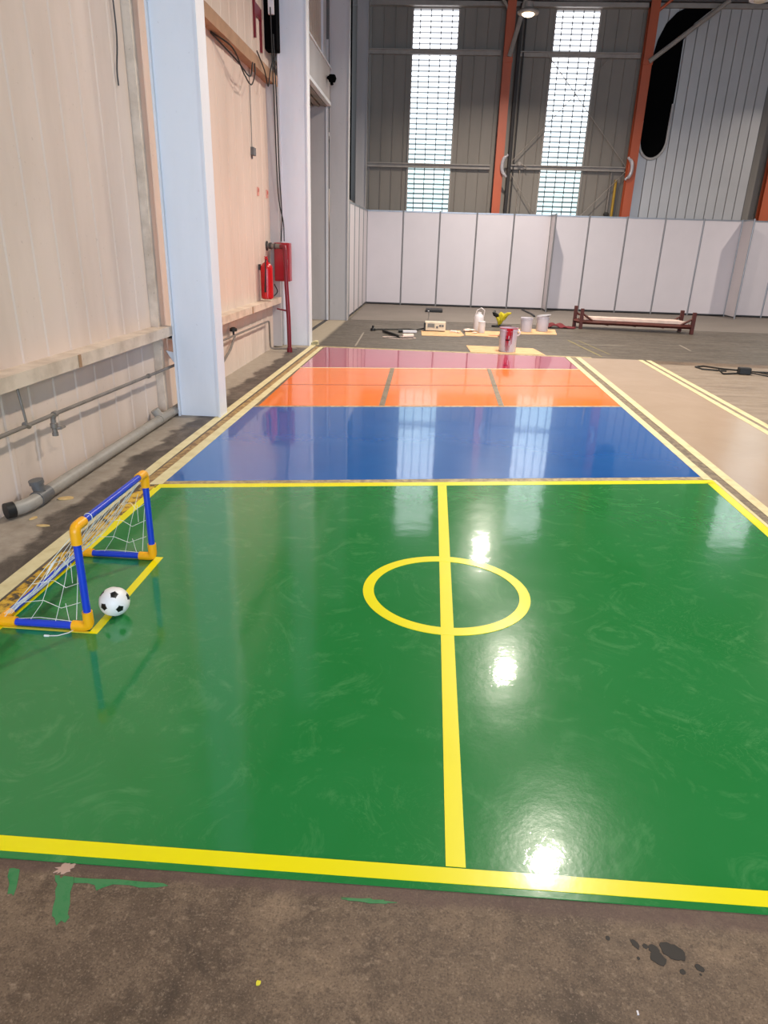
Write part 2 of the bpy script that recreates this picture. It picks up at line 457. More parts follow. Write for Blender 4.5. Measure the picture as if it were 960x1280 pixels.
# horizontal girts on the back wall
for i, (x0, x1, z) in enumerate(((-2.05, 1.36, 6.27), (1.86, 4.9, 6.25), (-2.05, 1.3, 3.63), (1.86, 4.9, 3.65))):
    b = MB(); b.box(x0, x1, 20.78, 20.86, z-0.055, z+0.055); b.box(x0, x1, 20.72, 20.78, z+0.03, z+0.055)
    struct(b, 'trim_%d' % (i+2), 'girt', ['upper grey rail left of the orange post', 'upper grey rail between the orange posts', 'lower grey rail left of the orange post', 'lower grey rail between the orange posts'][i])

# orange H posts
def orange_post(x, w, label):
    b = MB()
    b.box(x, x+w, 20.50, 20.52, 0, 7.4); b.box(x, x+w, 20.72, 20.74, 0, 7.4); b.box(x+w/2-0.01, x+w/2+0.01, 20.52, 20.72, 0, 7.4)
    o = struct(b, 'orange_post', 'orange_steel', label)
    b = MB(); b.box(x-0.01, x+w+0.01, 20.47, 20.5, 6.0, 6.12)
    struct(b, 'splice_plate', 'orange_steel', parent=o)
    return o
orange_post(1.42, 0.22, 'orange steel post between the two bright window strips')
orange_post(4.92, 0.22, 'orange steel post beside the black slot opening')
orange_post(8.54, 0.24, 'orange steel post at the far edge of the silver cladding')

# silver cladding, planks with dark seams
b = MB(); b.box(5.2, 8.22, 20.84, 20.87, 2.3, 7.36)
sil = struct(b, 'wall_cladding', 'seam', 'silver ribbed cladding with the black rounded slot')
x = 5.21; k = 0
while x < 8.15:
    w = 0.25
    bb = MB(); bb.prism([(x, 20.84), (x+0.008, 20.81), (x+w-0.016, 20.805), (x+w-0.007, 20.84)], 2.3, 7.35)
    struct(bb, 'cladding_plank', 'silver', parent=sil)
    x += w
# black slot: raised black panel painted as the dark of an opening, with rim
slot = [(5.90, 6.6), (5.905, 5.8), (5.90, 5.2), (5.885, 4.6)]
slot += [(5.53+0.355*math.cos(a), 4.38+0.46*math.sin(a)) for a in [-i*PI/14 for i in range(0, 15)]]
slot += [(5.18, 4.8), (5.18, 5.6), (5.20, 6.2), (5.27, 6.6), (5.42, 6.95), (5.64, 7.18), (5.95, 7.33), (6.6, 7.34), (6.35, 7.15), (6.1, 6.95)]
b = MB(); b.prism(slot, 20.775, 20.81, 'y')
so = struct(b, 'slot_dark_panel', 'black', parent=sil)
b = MB(); b.tube([(p[0]+0.0, 20.78, p[1]) for p in slot[2:20]], 0.035, 8)
struct(b, 'slot_rim', 'silver', parent=sil, smooth=SM)

# left wall columns ------------------------------------------------------------
def h_column(x0, x1, y0, y1, z1, m, label, fl=0.018):
    b = MB()
    b.box(x0, x0+fl, y0, y1, 0, z1); b.box(x1-fl, x1, y0, y1, 0, z1)
    ym = y0+0.035
    b.box(x0+fl, x1-fl, ym, ym+0.014, 0, z1)
    o = struct(b, 'steel_column', m, label)
    return o
c1 = h_column(-2.46, -2.04, 6.43, 6.66, 7.4, 'column', 'white painted steel column nearest the camera on the left wall', 0.02)
b = MB(); b.prism([(-2.46, 0.46), (-2.56, 0.62), (-2.46, 0.60)], 6.5, 6.515, 'y')
struct(b, 'gusset_plate', 'column', parent=c1)
h_column(-2.48, -2.045, 11.5, 11.74, 7.4, 'column', 'white steel column behind the red hose cabinet')
h_column(-2.32, -1.93, 15.62, 15.84, 7.4, 'column_grey', 'grey-white steel column at the far side of the door opening')
h_column(-2.33, -2.04, 20.45, 20.68, 7.4, 'column_grey', 'grey steel column in the far left corner')
# secondary posts fixed to the wall behind the columns
b = MB(); b.box(-2.6, -2.53, 6.30, 6.37, 0, 0.775); b.box(-2.6, -2.53, 6.30, 6.37, 0.862, 7.4); struct(b, 'wall_post', 'rail', 'beige flat post on the wall beside the nearest column')
b = MB(); b.box(-2.6, -2.46, 11.22, 11.30, 0.02, 3.72); b.box(-2.6, -2.46, 11.40, 11.42, 0.02, 3.72); b.box(-2.6, -2.57, 11.30, 11.40, 0.02, 3.72)
struct(b, 'wall_post', 'column_grey', 'grey channel post on the wall beside the red hose cabinet')

# wall rails
def rail(y0, y1, z0, z1, n, m='rail', d=0.15, label=None, plates=()):
    b = MB(); b.box(WX, WX+d, y0, y1, z1-0.02, z1); b.box(WX+d-0.015, WX+d, y0, y1, z0, z1-0.02)
    b.box(WX, WX+d-0.015, y0, y1, z0, z0+0.012)
    o = struct(b, 'trim_%d' % n, m, label)
    for p in plates:
        b = MB(); b.box(WX+d, WX+d+0.006, p, p+0.035, z0, z1); struct(b, 'splice_plate', 'timber', parent=o)
    return o
rail(-9.5, 6.42, 0.775, 0.862, 6, label='low beige wall rail before the nearest column', plates=(4.62,))
rail(6.66, 11.22, 0.70, 0.79, 7, label='low beige wall rail under the fire extinguisher', plates=(9.4,))
rail(6.66, 11.5, 3.73, 3.87, 8, 'timber', 0.12, 'high tan wall rail above the fire extinguisher')

# door opening in left wall -----------------------------------------------------
b = MB()
b.box(-4.4, -2.335, 15.60, 15.615, 0, 5.3)            # far jamb seen through the opening
b.box(-4.5, -4.4, 11.9, 16.0, 0, 5.3); b.box(-4.4, -2.72, 11.9, 11.95, 0, 5.3)
b.box(-4.5, -2.72, 11.9, 16.0, 5.3, 5.4)
dj = struct(b, 'door_1', 'column_grey', 'grey open doorway bay between two columns of the left wall')
b = MB(); b.box(-2.385, -2.36, 15.56, 15.60, 0, 4.15); struct(b, 'door_guide', 'column', parent=dj)
b = MB()
b.box(-2.36, -2.30, 11.76, 15.6, 4.22, 4.80); b.box(-2.6, -2.36, 11.76, 15.6, 4.74, 4.80)
fas = struct(b, 'door_header', 'column_grey', 'grey fascia of the roller shutter above the doorway')
b = MB(); b.box(-2.36, -2.28, 11.76, 15.6, 4.80, 4.83); b.box(-2.36, -2.28, 11.76, 15.6, 4.16, 4.22); struct(b, 'header_edge', 'column', parent=fas)
for k in range(5):
    b = MB(); b.box(-2.42-0.07*k, -2.37-0.07*k, 11.95, 15.6, 4.15+0.02*(k%2), 4.19+0.02*(k%2))
    struct(b, 'shutter_slat', 'girt', parent=fas)
b = MB(); b.lathe([(0.0, -0.07), (0.06, -0.06), (0.085, 0), (0.06, 0.06), (0.0, 0.07)], (-2.20, 15.15, 4.56)); b.tube([(-2.29, 15.15, 4.58), (-2.22, 15.15, 4.54), (-2.2, 15.15, 4.45)], 0.03)
bell = b.build('alarm_bell', 'black', smooth=SM); tag(bell, 'small black alarm bell on the shutter fascia', 'alarm bell')
b = MB(); b.box(-2.46, -2.38, 15.22, 15.6, 4.84, 7.4)
struct(b, 'trim_9', 'column', 'pale upright panel above the shutter fascia')
b = MB()
b.box(-2.43, -2.35, 13.2, 15.56, 0.0, 0.006)
struct(b, 'door_track', 'darkgirt', 'dark floor track across the doorway')

# dark glazing high on the left wall beyond the last column
b = MB(); b.box(-2.66, -2.62, 16.0, 20.45, 2.68, 7.4)
w4 = struct(b, 'window_4', 'darkglass', 'dark tall glazing high on the left wall above the white panels')
for y0, y1, z0, z1 in ((16.0, 20.45, 6.58, 6.66), (16.0, 20.45, 3.82, 3.9), (19.0, 19.08, 2.68, 7.4), (16.0, 20.45, 2.68, 2.76)):
    b = MB(); b.box(-2.62, -2.55, y0, y1, z0, z1); struct(b, 'window_bar', 'column_grey', parent=w4)
b = MB(); b.box(-2.62, -2.45, 19.9, 20.45, 2.68, 7.4); struct(b, 'window_frame', 'black', parent=w4)

# ------------------------------------------------------------------ painted court
Z1, Z2, Z3 = 0.003, 0.0045, 0.006
def quad(p, z0, z1, name, m, label=None, parent=None):
    b = MB(); b.prism(p, z0, z1); return struct(b, name, m, label, parent)
gy = lambda x: 4.44 + 0.182*(x+1.9)     # green / blue seam, skewed as laid
by = lambda x: 6.94 + 0.20*(x+1.81)     # blue / orange seam
oy = lambda x: 9.40 + 0.205*(x+1.79)    # orange / crimson seam
L, Rr = -1.87, 2.175
near = lambda x: 1.368 + 0.0125*(x+1.15)
green = quad([(L-0.02, near(L)-0.022), (2.6, near(2.6)-0.022), (2.6, 1.5), (2.19, 1.5), (2.19, gy(2.19)), (L-0.02, gy(L))], 0, Z1, 'floor_field', 'f_green', 'glossy green painted floor field with yellow centre circle')
blue = quad([(L, gy(L)+0.075), (Rr, gy(Rr)+0.075), (Rr, by(Rr)), (L, by(L))], 0, Z1, 'floor_field', 'f_blue', 'glossy blue painted floor field behind the green one')
orange = quad([(-1.80, by(-1.8)+0.06), (Rr, by(Rr)+0.06), (Rr, oy(Rr)-0.02), (-1.80, oy(-1.80)-0.02)], 0, Z1, 'floor_field', 'f_orange', 'glossy orange painted floor field split by dark lines')
red = quad([(-1.80, oy(-1.8)+0.03), (2.16, oy(2.16)+0.03), (2.15, 11.36), (-1.78, 11.40)], 0, Z1, 'floor_field', 'f_red', 'glossy crimson painted floor field farthest from the camera')
# seams between fields
quad([(L, gy(L)), (Rr, gy(Rr)), (Rr, gy(Rr)+0.075), (L, gy(L)+0.075)], 0, 0.002, 'floor_seam', 'gap_seam', 'bare grey seam between green and blue fields')
quad([(L, by(L)), (Rr, by(Rr)), (Rr, by(Rr)+0.06), (L, by(L)+0.06)], 0, 0.002, 'floor_seam', 'gap_seam', 'bare seam between blue and orange fields')
quad([(L, oy(L)-0.02), (Rr, oy(Rr)-0.02), (Rr, oy(Rr)+0.03), (L, oy(L)+0.03)], 0, 0.002, 'floor_seam', 'tape', 'pale seam between orange and crimson fields')
quad([(L, 11.38), (2.6, 11.37), (2.6, 11.50), (L, 11.53)], 0, 0.002, 'floor_seam', 'gap_seam', 'bare pale strip beyond the crimson field')
# orange field lines
for p, q in (((-0.51, by(-0.5)+0.06), (-0.54, oy(-0.5)-0.02)), ((0.80, by(0.8)+0.06), (0.83, oy(0.8)-0.02))):
    b = MB(); b.strip(p, q, 0.06, Z1, Z2); struct(b, 'dividing_line', 'gap_right', parent=orange)
b = MB(); b.prism([(-1.80, 8.155), (Rr, 8.93), (Rr, 8.955), (-1.80, 8.18)], Z1, Z2); struct(b, 'dividing_line', simple('thin_brown_line', '9a4a14', 0.3), parent=orange)
# yellow lines of the green field
def ln(pts, name='yellow_line', m='line', z0=Z1, z1=Z2):
    b = MB(); b.prism(pts, z0, z1); return struct(b, name, m, parent=green)
ln([(L, near(L)), (2.6, near(2.6)), (2.6, near(2.6)+0.051), (L, near(L)+0.051)], 'near_boundary_line')
ln([(L-0.015, gy(L)-0.075), (Rr+0.055, gy(Rr)-0.075), (Rr+0.055, gy(Rr)), (L-0.015, gy(L))], 'far_boundary_line')
ln([(-1.895, 1.42), (-1.845, 1.42), (-1.845, gy(-1.845)-0.075), (-1.895, gy(-1.895)-0.075)], 'side_boundary_line')
ln([(2.162, 1.43), (2.228, 1.43), (2.228, gy(2.2)-0.075), (2.162, gy(2.2)-0.075)], 'side_boundary_line')
b = MB(); b.prism([(0.118, 1.44), (0.175, 1.44), (0.160, gy(0.16)-0.075), (0.096, gy(0.1)-0.075)], Z1, Z2); struct(b, 'centre_line', 'line', parent=green)
b = MB(); n = 96; cx, cy = 0.138, 3.09
ro, ri = [], []
for z in (Z1, Z3-0.001):
    ro.append([b.bm.verts.new((cx+0.424*math.cos(2*PI*k/n), cy+0.416*math.sin(2*PI*k/n), z)) for k in range(n)])
    ri.append([b.bm.verts.new((cx+0.369*math.cos(2*PI*k/n), cy+0.352*math.sin(2*PI*k/n), z)) for k in range(n)])
for k in range(n):
    j = (k+1) % n
    b._f([ro[1][k], ro[1][j], ri[1][j], ri[1][k]]); b._f([ro[0][k], ro[0][j], ro[1][j], ro[1][k]]); b._f([ri[0][k], ri[1][k], ri[1][j], ri[0][j]])
    b._f([ro[0][k], ri[0][k], ri[0][j], ro[0][j]])
struct(b, 'centre_circle', 'line', parent=green)
ln([(-1.449, 2.50), (-1.410, 2.50), (-1.413, 3.29), (-1.455, 3.29)], 'goal_line')
ln([(-1.844, 2.502), (-1.45, 2.500), (-1.45, 2.514), (-1.844, 2.52)], 'goal_area_line', 'line_far')
ln([(-1.844, 3.272), (-1.456, 3.272), (-1.456, 3.288), (-1.844, 3.288)], 'goal_area_line', 'line_far')
# bare and over-painted strips beside the fields
quad([(-1.99, 1.0), (-1.895, 1.0), (-1.895, gy(-1.9)), (-1.99, gy(-1.99))], 0, 0.002, 'floor_strip', 'gap_left', 'yellow smeared concrete strip behind the goal')
quad([(-2.02, gy(-2)), (-1.93, gy(-1.9)), (-1.86, 11.45), (-1.93, 11.45)], 0, 0.002, 'floor_strip', 'gap_left2', 'brown dusty strip between the tapes left of the blue field')
quad([(2.18, 1.0), (2.42, 1.0), (2.42, 11.36), (2.16, 11.36)], 0, 0.002, 'floor_strip', 'gap_right', 'bare grey strip between court and beige lane')
quad([(2.36, 0.2), (3.37, 0.2), (3.37, 11.38), (2.36, 11.38)], 0, Z1, 'floor_lane', 'f_beige', 'satin beige resin lane right of the court')
# masking tapes
def tape(pts, label, z0=0.003, z1=0.0048, group=None):
    b = MB(); b.prism(pts, z0, z1); o = b.build('masking_tape', 'tape'); tag(o, label, 'masking tape', group); return o
tape([(-2.085, 1.2), (-1.99, 1.2), (-2.03, 5.0), (-1.96, 11.62), (-2.04, 11.62), (-2.11, 5.0)], 'cream masking tape, outer strip along the left edge of the court', 0.0, 0.002)
tape([(-1.955, gy(-1.95)), (-1.865, gy(-1.865)), (-1.80, 11.4), (-1.865, 11.4)], 'cream masking tape hugging the left edge of the blue and orange fields')
tape([(2.23, 1.43), (2.255, 1.43), (2.255, gy(2.2)), (2.23, gy(2.2))], 'thin cream tape edge beside the yellow line of the green field')
tape([(2.165, gy(2.2)), (2.235, gy(2.2)), (2.24, 11.36), (2.165, 11.36)], 'cream masking tape on the right edge of the blue and orange fields')
tape([(2.315, 0.2), (2.39, 0.2), (2.41, 11.38), (2.33, 11.38)], 'cream masking tape on the near edge of the beige lane')
tape([(3.33, 2), (3.40, 2), (3.40, 11.38), (3.33, 11.38)], 'cream masking tape on the far edge of the beige lane')
tape([(3.455, 2), (3.53, 2), (3.53, 11.38), (3.455, 11.38)], 'cream masking tape lying just outside the beige lane', 0.0, 0.002)
b = MB()
for k in range(16):
    a = random.uniform(0, 6.28); b.strip((-1.98+0.05*math.cos(a), 11.66+0.06*math.sin(a)), (-1.98-0.06*math.cos(a*1.7), 11.66-0.05*math.sin(a*1.3)), 0.05, 0.002+0.004*k, 0.006+0.004*k)
tag(b.build('tape_wad', 'tape'), 'crumpled wad of masking tape at the far left court corner', 'tape')
# far floor line marks
for i, (p, q, w) in enumerate((((2.60, 13.6), (2.80, 11.6), 0.03), ((2.80, 13.6), (3.0, 11.9), 0.02), ((4.68, 13.55), (4.62, 12.75), 0.03), ((-1.35, 13.6), (-1.3, 11.7), 0.03))):
    b = MB(); b.strip(p, q, w, 0, 0.0015); struct(b, 'floor_marking', simple('worn_line', '8a7f50' if i < 2 else '8f857a', 0.7), 'faint pale line on the far concrete')

# paint smears and oil drops on the near slab (marks in the floor surface)
def mark(name, m, fn, label):
    b = MB(); fn(b); struct(b, name, m, label)
def sm1(b):
    b.prism([(-0.960, 1.307), (-0.945, 1.307), (-0.943, 1.300), (-0.937, 1.300), (-0.935, 1.307), (-0.906, 1.306), (-0.898, 1.29), (-0.892, 1.26), (-0.876, 1.228), (-0.868, 1.20), (-0.858, 1.19), (-0.862, 1.175), (-0.875, 1.18), (-0.880, 1.165), (-0.895, 1.185), (-0.905, 1.19), (-0.915, 1.213), (-0.922, 1.24), (-0.935, 1.262), (-0.938, 1.28), (-0.95, 1.29)], 0, 0.0012)
mark('paint_smear', 'greysmear', sm1, 'green paint smear hanging down from the near court edge')
mark('paint_smear', 'greysmear', lambda b: b.prism([(-0.904, 1.305), (-0.85, 1.306), (-0.778, 1.311), (-0.72, 1.310), (-0.655, 1.311), (-0.64, 1.305), (-0.67, 1.297), (-0.713, 1.292), (-0.745, 1.297), (-0.79, 1.295), (-0.812, 1.283), (-0.826, 1.272), (-0.838, 1.288), (-0.86, 1.292), (-0.897, 1.289)], 0, 0.0012), 'long thin green paint smear parallel to the near boundary')
mark('paint_smear', 'greysmear', lambda b: b.prism([(-1.095, 1.315), (-1.085, 1.318), (-1.065, 1.315), (-1.052, 1.285), (-1.042, 1.26), (-1.036, 1.236), (-1.045, 1.242), (-1.055, 1.24), (-1.068, 1.27), (-1.085, 1.29)], 0, 0.0012), 'short green paint smear at the left frame side')
mark('paint_smear', 'greysmear', lambda b: b.blob((-0.096, 1.312), 0.065, 0, 0.0012, 26, 0.35, 1.0, 0.1), 'faint green paint streak left of the centre line')
mark('paint_smear', simple('pink_chip', 'b8998a', 0.7), lambda b: b.blob((-0.945, 1.330), 0.024, 0, 0.0012, 22, 0.45, 1.0, 0.6, 0.6), 'pinkish chipped patch at the near court edge')
for (x, y, r, sx, sy, rot) in ((0.690, 1.243, 0.030, 1, .72, -0.5), (0.648, 1.222, 0.021, 1, .8, -0.9), (0.644, 1.246, 0.014, 1, .8, -0.3), (0.600, 1.256, 0.014, 1, .6, -1.0), (0.624, 1.252, 0.007, 1, 1, 0), (0.744, 1.206, 0.011, 1, .8, -0.6), (0.698, 1.193, 0.007, 1, 1, 0), (0.598, 1.218, 0.004, 1, 1, 0), (0.741, 1.190, 0.003, 1, 1, 0), (0.533, 1.265, 0.006, 1, 1, 0)):
    b = MB(); b.blob((x, y), r, 0, 0.0008+0.02*r, 20, 0.14, sx, sy, rot); struct(b, 'oil_stain', 'oil', 'dark oil spot on the near concrete')
b = MB(); b.blob((-0.332, 1.07), 0.006, 0, 0.003, 9, 0.3); struct(b, 'paint_chip', 'line_far', 'tiny yellow paint chip on the near concrete')
b = MB(); b.box(0.558, 0.562, 1.079, 1.088, 0, 0.003); struct(b, 'paint_chip', 'white_pl', 'tiny white chip on the near concrete')

# carpet
b = MB(); b.prism([(-1.88, 15.75), (1.06, 16.12), (14, 16.12), (14, 20.85), (-1.95, 20.85)], 0, 0.006)
tag(b.build('carpet', 'carpet'), 'grey exhibition carpet laid before the white partition panels', 'carpet')

# ------------------------------------------------------------------ exhibition partition
def pnl(p, q, label):
    """one panel unit from p to q: white infill, top and bottom rail"""
    p = Vector(p); q = Vector(q); d = (q-p).normalized(); n = Vector((-d.y, d.x)); a = p+d*0.022; c = q-d*0.022
    root = empty('partition_panel', ((p.x+q.x)/2, (p.y+q.y)/2, 0.006), label, 'partition panel', 'white exhibition partition panels')
    def slabx(z0, z1, w): return MB().prism([tuple(a-n*w), tuple(c-n*w), tuple(c+n*w), tuple(a+n*w)], z0, z1)
    slabx(0.06, 2.43, 0.006).build('infill', 'panel', root)
    slabx(2.43, 2.465, 0.014).build('top_rail', 'alu', root)
    slabx(0.03, 0.06, 0.014).build('bottom_rail', 'seam', root)
def post(x, y, label):
    b = MB(); b.lathe([(0.022, 0.006), (0.022, 2.48)], (x, y, 0), 8)
    o = b.build('partition_post', 'alu'); tag(o, label, 'partition post', 'aluminium partition posts')
YB = 20.2
ordn = ['first', 'second', 'third', 'fourth', 'fifth', 'sixth', 'seventh', 'eighth', 'ninth', 'tenth', 'eleventh', 'twelfth', 'thirteenth', 'fourteenth']
xs = [-1.97 + k for k in range(14)]
for k in range(13):
    where = 'counted from the corner' if k < 5 else ('counted past the first fin' if k < 10 else 'counted past the second fin')
    j = k if k < 5 else (k-5 if k < 10 else k-10)
    pnl((xs[k], YB), (xs[k+1], YB), '%s white panel of the back partition, %s' % (ordn[j], where))
for k in range(14):
    post(xs[k], YB, '%s aluminium post of the back partition from the left corner' % ordn[k])
for k in range(4):
    pnl((-1.97, 16.15+k*1.0125), (-1.97, 16.15+(k+1)*1.0125), '%s white panel of the side partition from the grey column' % ordn[k])
    post(-1.97, 16.15+k*1.0125, '%s aluminium post of the side partition from the grey column' % ordn[k])
for x, w in ((3.03, 'narrow partition fin jutting out left of the rusty rack'), (8.03, 'narrow partition fin jutting out right of the rusty rack')):
    pnl((x, YB-0.03), (x, YB-0.72), w)
    post(x, YB-0.72, 'front post of the ' + w.replace('narrow ', ''))

# ------------------------------------------------------------------ lamps
def lamp(x, y, z, label, on=True, power=1.0, rope=True):
    root = empty('high_bay_lamp', (x, y, z), label, 'ceiling lamp', 'high bay lamps')
    b = MB(); b.lathe([(0.17, -0.005), (0.215, 0.0), (0.22, 0.03), (0.19, 0.06), (0.10, 0.10), (0.09, 0.20), (0.03, 0.22)], (x, y, z))
    b.build('housing', 'girt' if on else 'white_pl', root, smooth=SM)
    b = MB(); b.lathe([(0.0, -0.045), (0.09, -0.04), (0.125, -0.012), (0.13, 0.0)], (x, y, z))
    b.build('diffuser', 'lampglow' if on else 'cream', root, smooth=SM)
    b = MB(); b.tube([(x, y, z+0.21), (x, y, 7.42)], 0.012, 6); b.build('hanger_rod', 'darkgirt', root)
    if on:
        li = bpy.data.lights.new('lamp_light', 'AREA'); li.shape = 'DISK'; li.size = 0.22; li.energy = LAMP_W*power
        li.color = (1.0, 0.90, 0.78); li.spread = math.radians(155)
        lo = bpy.data.objects.new('lamp_light', li); C.objects.link(lo); lo.parent = root; lo.location = (0, 0, -0.055)
    return root
lamp(1.61, 17.0, 6.12, 'bright warm high bay lamp hanging between the window strips')
lamp(1.80, 11.85, 6.40, 'second high bay lamp whose reflection shines below the centre circle')
lamp(1.95, 7.2, 6.40, 'third high bay lamp whose reflection shines near the yellow near line')
lamp(2.0, 1.0, 6.40, 'high bay lamp over the near court, above the frame', power=0.40)
lamp(6.25, 17.1, 6.42, 'round pale switched-off high bay lamp in the top right corner', on=False)
lamp(10.0, 15.8, 6.40, 'high bay lamp over the far right of the hall', power=0.9)
lamp(8.5, 8.0, 6.40, 'high bay lamp over the right of the hall', power=0.7)

# ------------------------------------------------------------------ back wall details
def curve_pts(pts, n=6):
    """Catmull-Rom smoothing for cables"""
    P = [Vector(p) for p in pts]; P = [P[0]*2-P[1]] + P + [P[-1]*2-P[-2]]; out = []
    for i in range(1, len(P)-2):
        for k in range(n):
            t = k/n; a, b_, c, d = P[i-1], P[i], P[i+1], P[i+2]
            out.append(0.5*((2*b_)+(c-a)*t+(2*a-5*b_+4*c-d)*t*t+(3*b_-a-3*c+d)*t**3))
    out.append(P[-2]); return [tuple(v) for v in out]
def rodthing(name, pts, r, m, label, cat, group=None, seg=8):
    if len(pts) > 2 and ('cable' in name or 'wire' in name or 'cord' in name): pts = curve_pts(pts)
    b = MB(); b.tube(pts, r, seg); return tag(b.build(name, m, smooth=SM), label, cat, group)
rodthing('knee_brace', [(1.56, 20.45, 6.12), (1.86, 20.3, 7.36)], 0.055, 'girt', 'slanting grey brace at the top of the first orange post', 'brace', 'roof braces')
rodthing('knee_brace', [(5.04, 20.42, 6.05), (6.68, 20.2, 7.28)], 0.055, 'girt', 'slanting grey brace crossing the black slot', 'brace', 'roof braces')
rodthing('knee_brace', [(5.04, 20.6, 7.08), (5.42, 20.4, 7.38)], 0.035, 'orange_steel', 'short brace at the very top of the second orange post', 'brace', 'roof braces')
rodthing('knee_brace', [(1.5, 20.6, 7.10), (1.25, 20.4, 7.38)], 0.035, 'girt', 'short brace at the very top of the first orange post', 'brace', 'roof braces')
rodthing('rainwater_pipe', [(1.80, 20.66, 7.3), (1.80, 20.66, 5.0), (1.81, 20.66, 3.9), (1.80, 20.66, 0.02)], 0.05, 'darkgirt', 'dark glossy rainwater pipe beside the first orange post', 'pipe')
rodthing('conduit_pipe', [(1.93, 20.74, 7.3), (1.93, 20.74, 0.02)], 0.02, 'darkgirt', 'thin dark conduit beside the rainwater pipe', 'pipe')
rodthing('conduit_pipe', [(2.12, 20.82, 3.6), (2.12, 20.82, 0.02)], 0.014, 'girt', 'thin conduit dropping from the lower rail', 'pipe')
rodthing('conduit_pipe', [(4.58, 20.82, 3.6), (4.58, 20.82, 0.02)], 0.014, 'girt', 'thin conduit dropping from the rail beside the second orange post', 'pipe')
b = MB(); b.lathe([(0.0, 0), (0.07, 0.01), (0.08, 0.05), (0.05, 0.09), (0, 0.1)], (4.58, 20.80, 2.5)); tag(b.build('cable_gland', 'darkgirt', smooth=SM), 'round dark box on the conduit above the partition', 'junction box')
b = MB(); b.tube([(4.72, 20.8, 3.4), (4.74, 20.8, 0.0)], 0.035, 8); tag(b.build('yellow_pipe', simple('ochre_pipe', 'b8912e', 0.5), smooth=SM), 'yellow gas pipe beside the second orange post', 'pipe')
# crossed tension rods
for (p, q, l) in (((1.80, 3.70), (4.2, 6.25), 'brace rod rising across the window from the left clamp'),
                  ((4.93, 3.70), (2.55, 6.25), 'brace rod rising across the window from the right clamp'),
                  ((1.80, 3.58), (2.75, 2.3), 'brace rod falling from the left clamp behind the partition'),
                  ((4.93, 3.60), (3.7, 2.3), 'brace rod falling from the right clamp behind the partition')):
    yr = 20.70 if p[0] < 3 else 20.745
    rodthing('brace_rod', [(p[0], yr, p[1]), (q[0], yr, q[1])], 0.010, 'girt', l, 'brace rod', 'tension rods', 6)
for x, s, l in ((1.64, -1, 'white curved clamp on the first orange post'), (4.93, 1, 'white curved clamp on the second orange post')):
    b = MB(); pts = [(x + s*(0.09*math.cos(a)-0.03)+0.02, 20.44, 3.64+0.21*math.sin(a)) for a in [i*PI/10-PI/2 for i in range(11)]]
    b.tube(pts, 0.045, 8); b.tube([pts[0], (pts[0][0]-s*0.05, 20.44, pts[0][2]-0.06)], 0.03, 8); b.tube([pts[-1], (pts[-1][0]-s*0.05, 20.44, pts[-1][2]+0.06)], 0.03, 8)
    tag(b.build('rod_clamp', 'tin', smooth=SM), l, 'clamp', 'brace rod clamps')
b = MB(); b.lathe([(0.0, -0.02), (0.05, -0.015), (0.05, 0.015), (0, 0.02)], (2.08, 20.66, 3.72), 16, Matrix.Rotation(PI/2, 4, 'X')); b.tube([(2.12, 20.66, 3.72), (2.25, 20.68, 3.66), (2.28, 20.7, 3.6)], 0.012, 6)
tag(b.build('cable_spool', 'girt', smooth=SM), 'small round grey fitting on the lower rail beside the rainwater pipe', 'fitting')

# ------------------------------------------------------------------ left wall fittings
# water pipe with tap
wp = empty('water_pipe', (-2.5, 5, 0.5), 'thin horizontal water pipe with a hanging tap on the near wall', 'pipe')
b = MB(); b.tube([(-2.5, 2.0, 0.545), (-2.5, 4.4, 0.515), (-2.5, 6.55, 0.475)], 0.013, 10); b.build('pipe_run', 'galv', wp, smooth=SM)
b = MB(); b.lathe([(0.020, 0.0), (0.020, 0.02), (0.016, 0.025), (0.016, 0.05), (0.024, 0.055), (0.024, 0.085), (0.017, 0.09), (0.017, 0.12), (0.022, 0.125), (0.022, 0.145)], (-2.5, 4.28, 0.375), 14)
b.tube([(-2.5, 4.28, 0.425), (-2.46, 4.30, 0.425)], 0.011, 8); b.tube([(-2.46, 4.28, 0.425), (-2.46, 4.34, 0.425)], 0.008, 8)
tp = b.build('tap', 'galv', wp, smooth=SM)
b = MB(); b.tube([(-2.5, 3.98, 0.515), (-2.505, 3.97, 0.64), (-2.52, 3.97, 0.775)], 0.008, 8); b.tube([(-2.5, 3.95, 0.535), (-2.5, 4.0, 0.51)], 0.017, 8)
b.build('pipe_hanger', 'galv', wp, smooth=SM)
for yy in (4.31, 5.9):
    b = MB(); b.tube([(-2.5, yy-0.018, 0.517-(yy-4.3)*0.019), (-2.5, yy+0.018, 0.516-(yy-4.3)*0.019)], 0.020, 10); b.build('pipe_socket', 'galv', wp, smooth=SM)
# drain pipe
dp = empty('drain_pipe', (-2.5, 5, 0.0), 'thick grey drain pipe lying on the floor along the near wall', 'pipe')
b = MB(); b.tube([(-2.475, 3.960, 0.058), (-2.50, 6.60, 0.05)], 0.043, 18); b.build('pipe_run', 'pvc', dp, smooth=SM)
b = MB(); b.tube([(-2.47, 3.930, 0.056), (-2.472, 3.840, 0.055), (-2.49, 3.770, 0.055), (-2.52, 3.720, 0.055)], 0.044, 18); b.build('elbow', 'pvc', dp, smooth=SM)
b = MB(); b.tube([(-2.515, 3.725, 0.056), (-2.545, 3.685, 0.056)], 0.05, 18); b.build('rubber_coupling', 'rubber', dp, smooth=SM)
b = MB(); b.tube([(-2.472, 3.900, 0.056), (-2.474, 4.040, 0.057)], 0.05, 18); b.tube([(-2.473, 3.965, 0.06), (-2.488, 3.955, 0.155)], 0.038, 16); b.tube([(-2.486, 3.956, 0.145), (-2.489, 3.954, 0.17)], 0.046, 16)
b.build('tee_joint', 'pvc_dark', dp, smooth=SM)
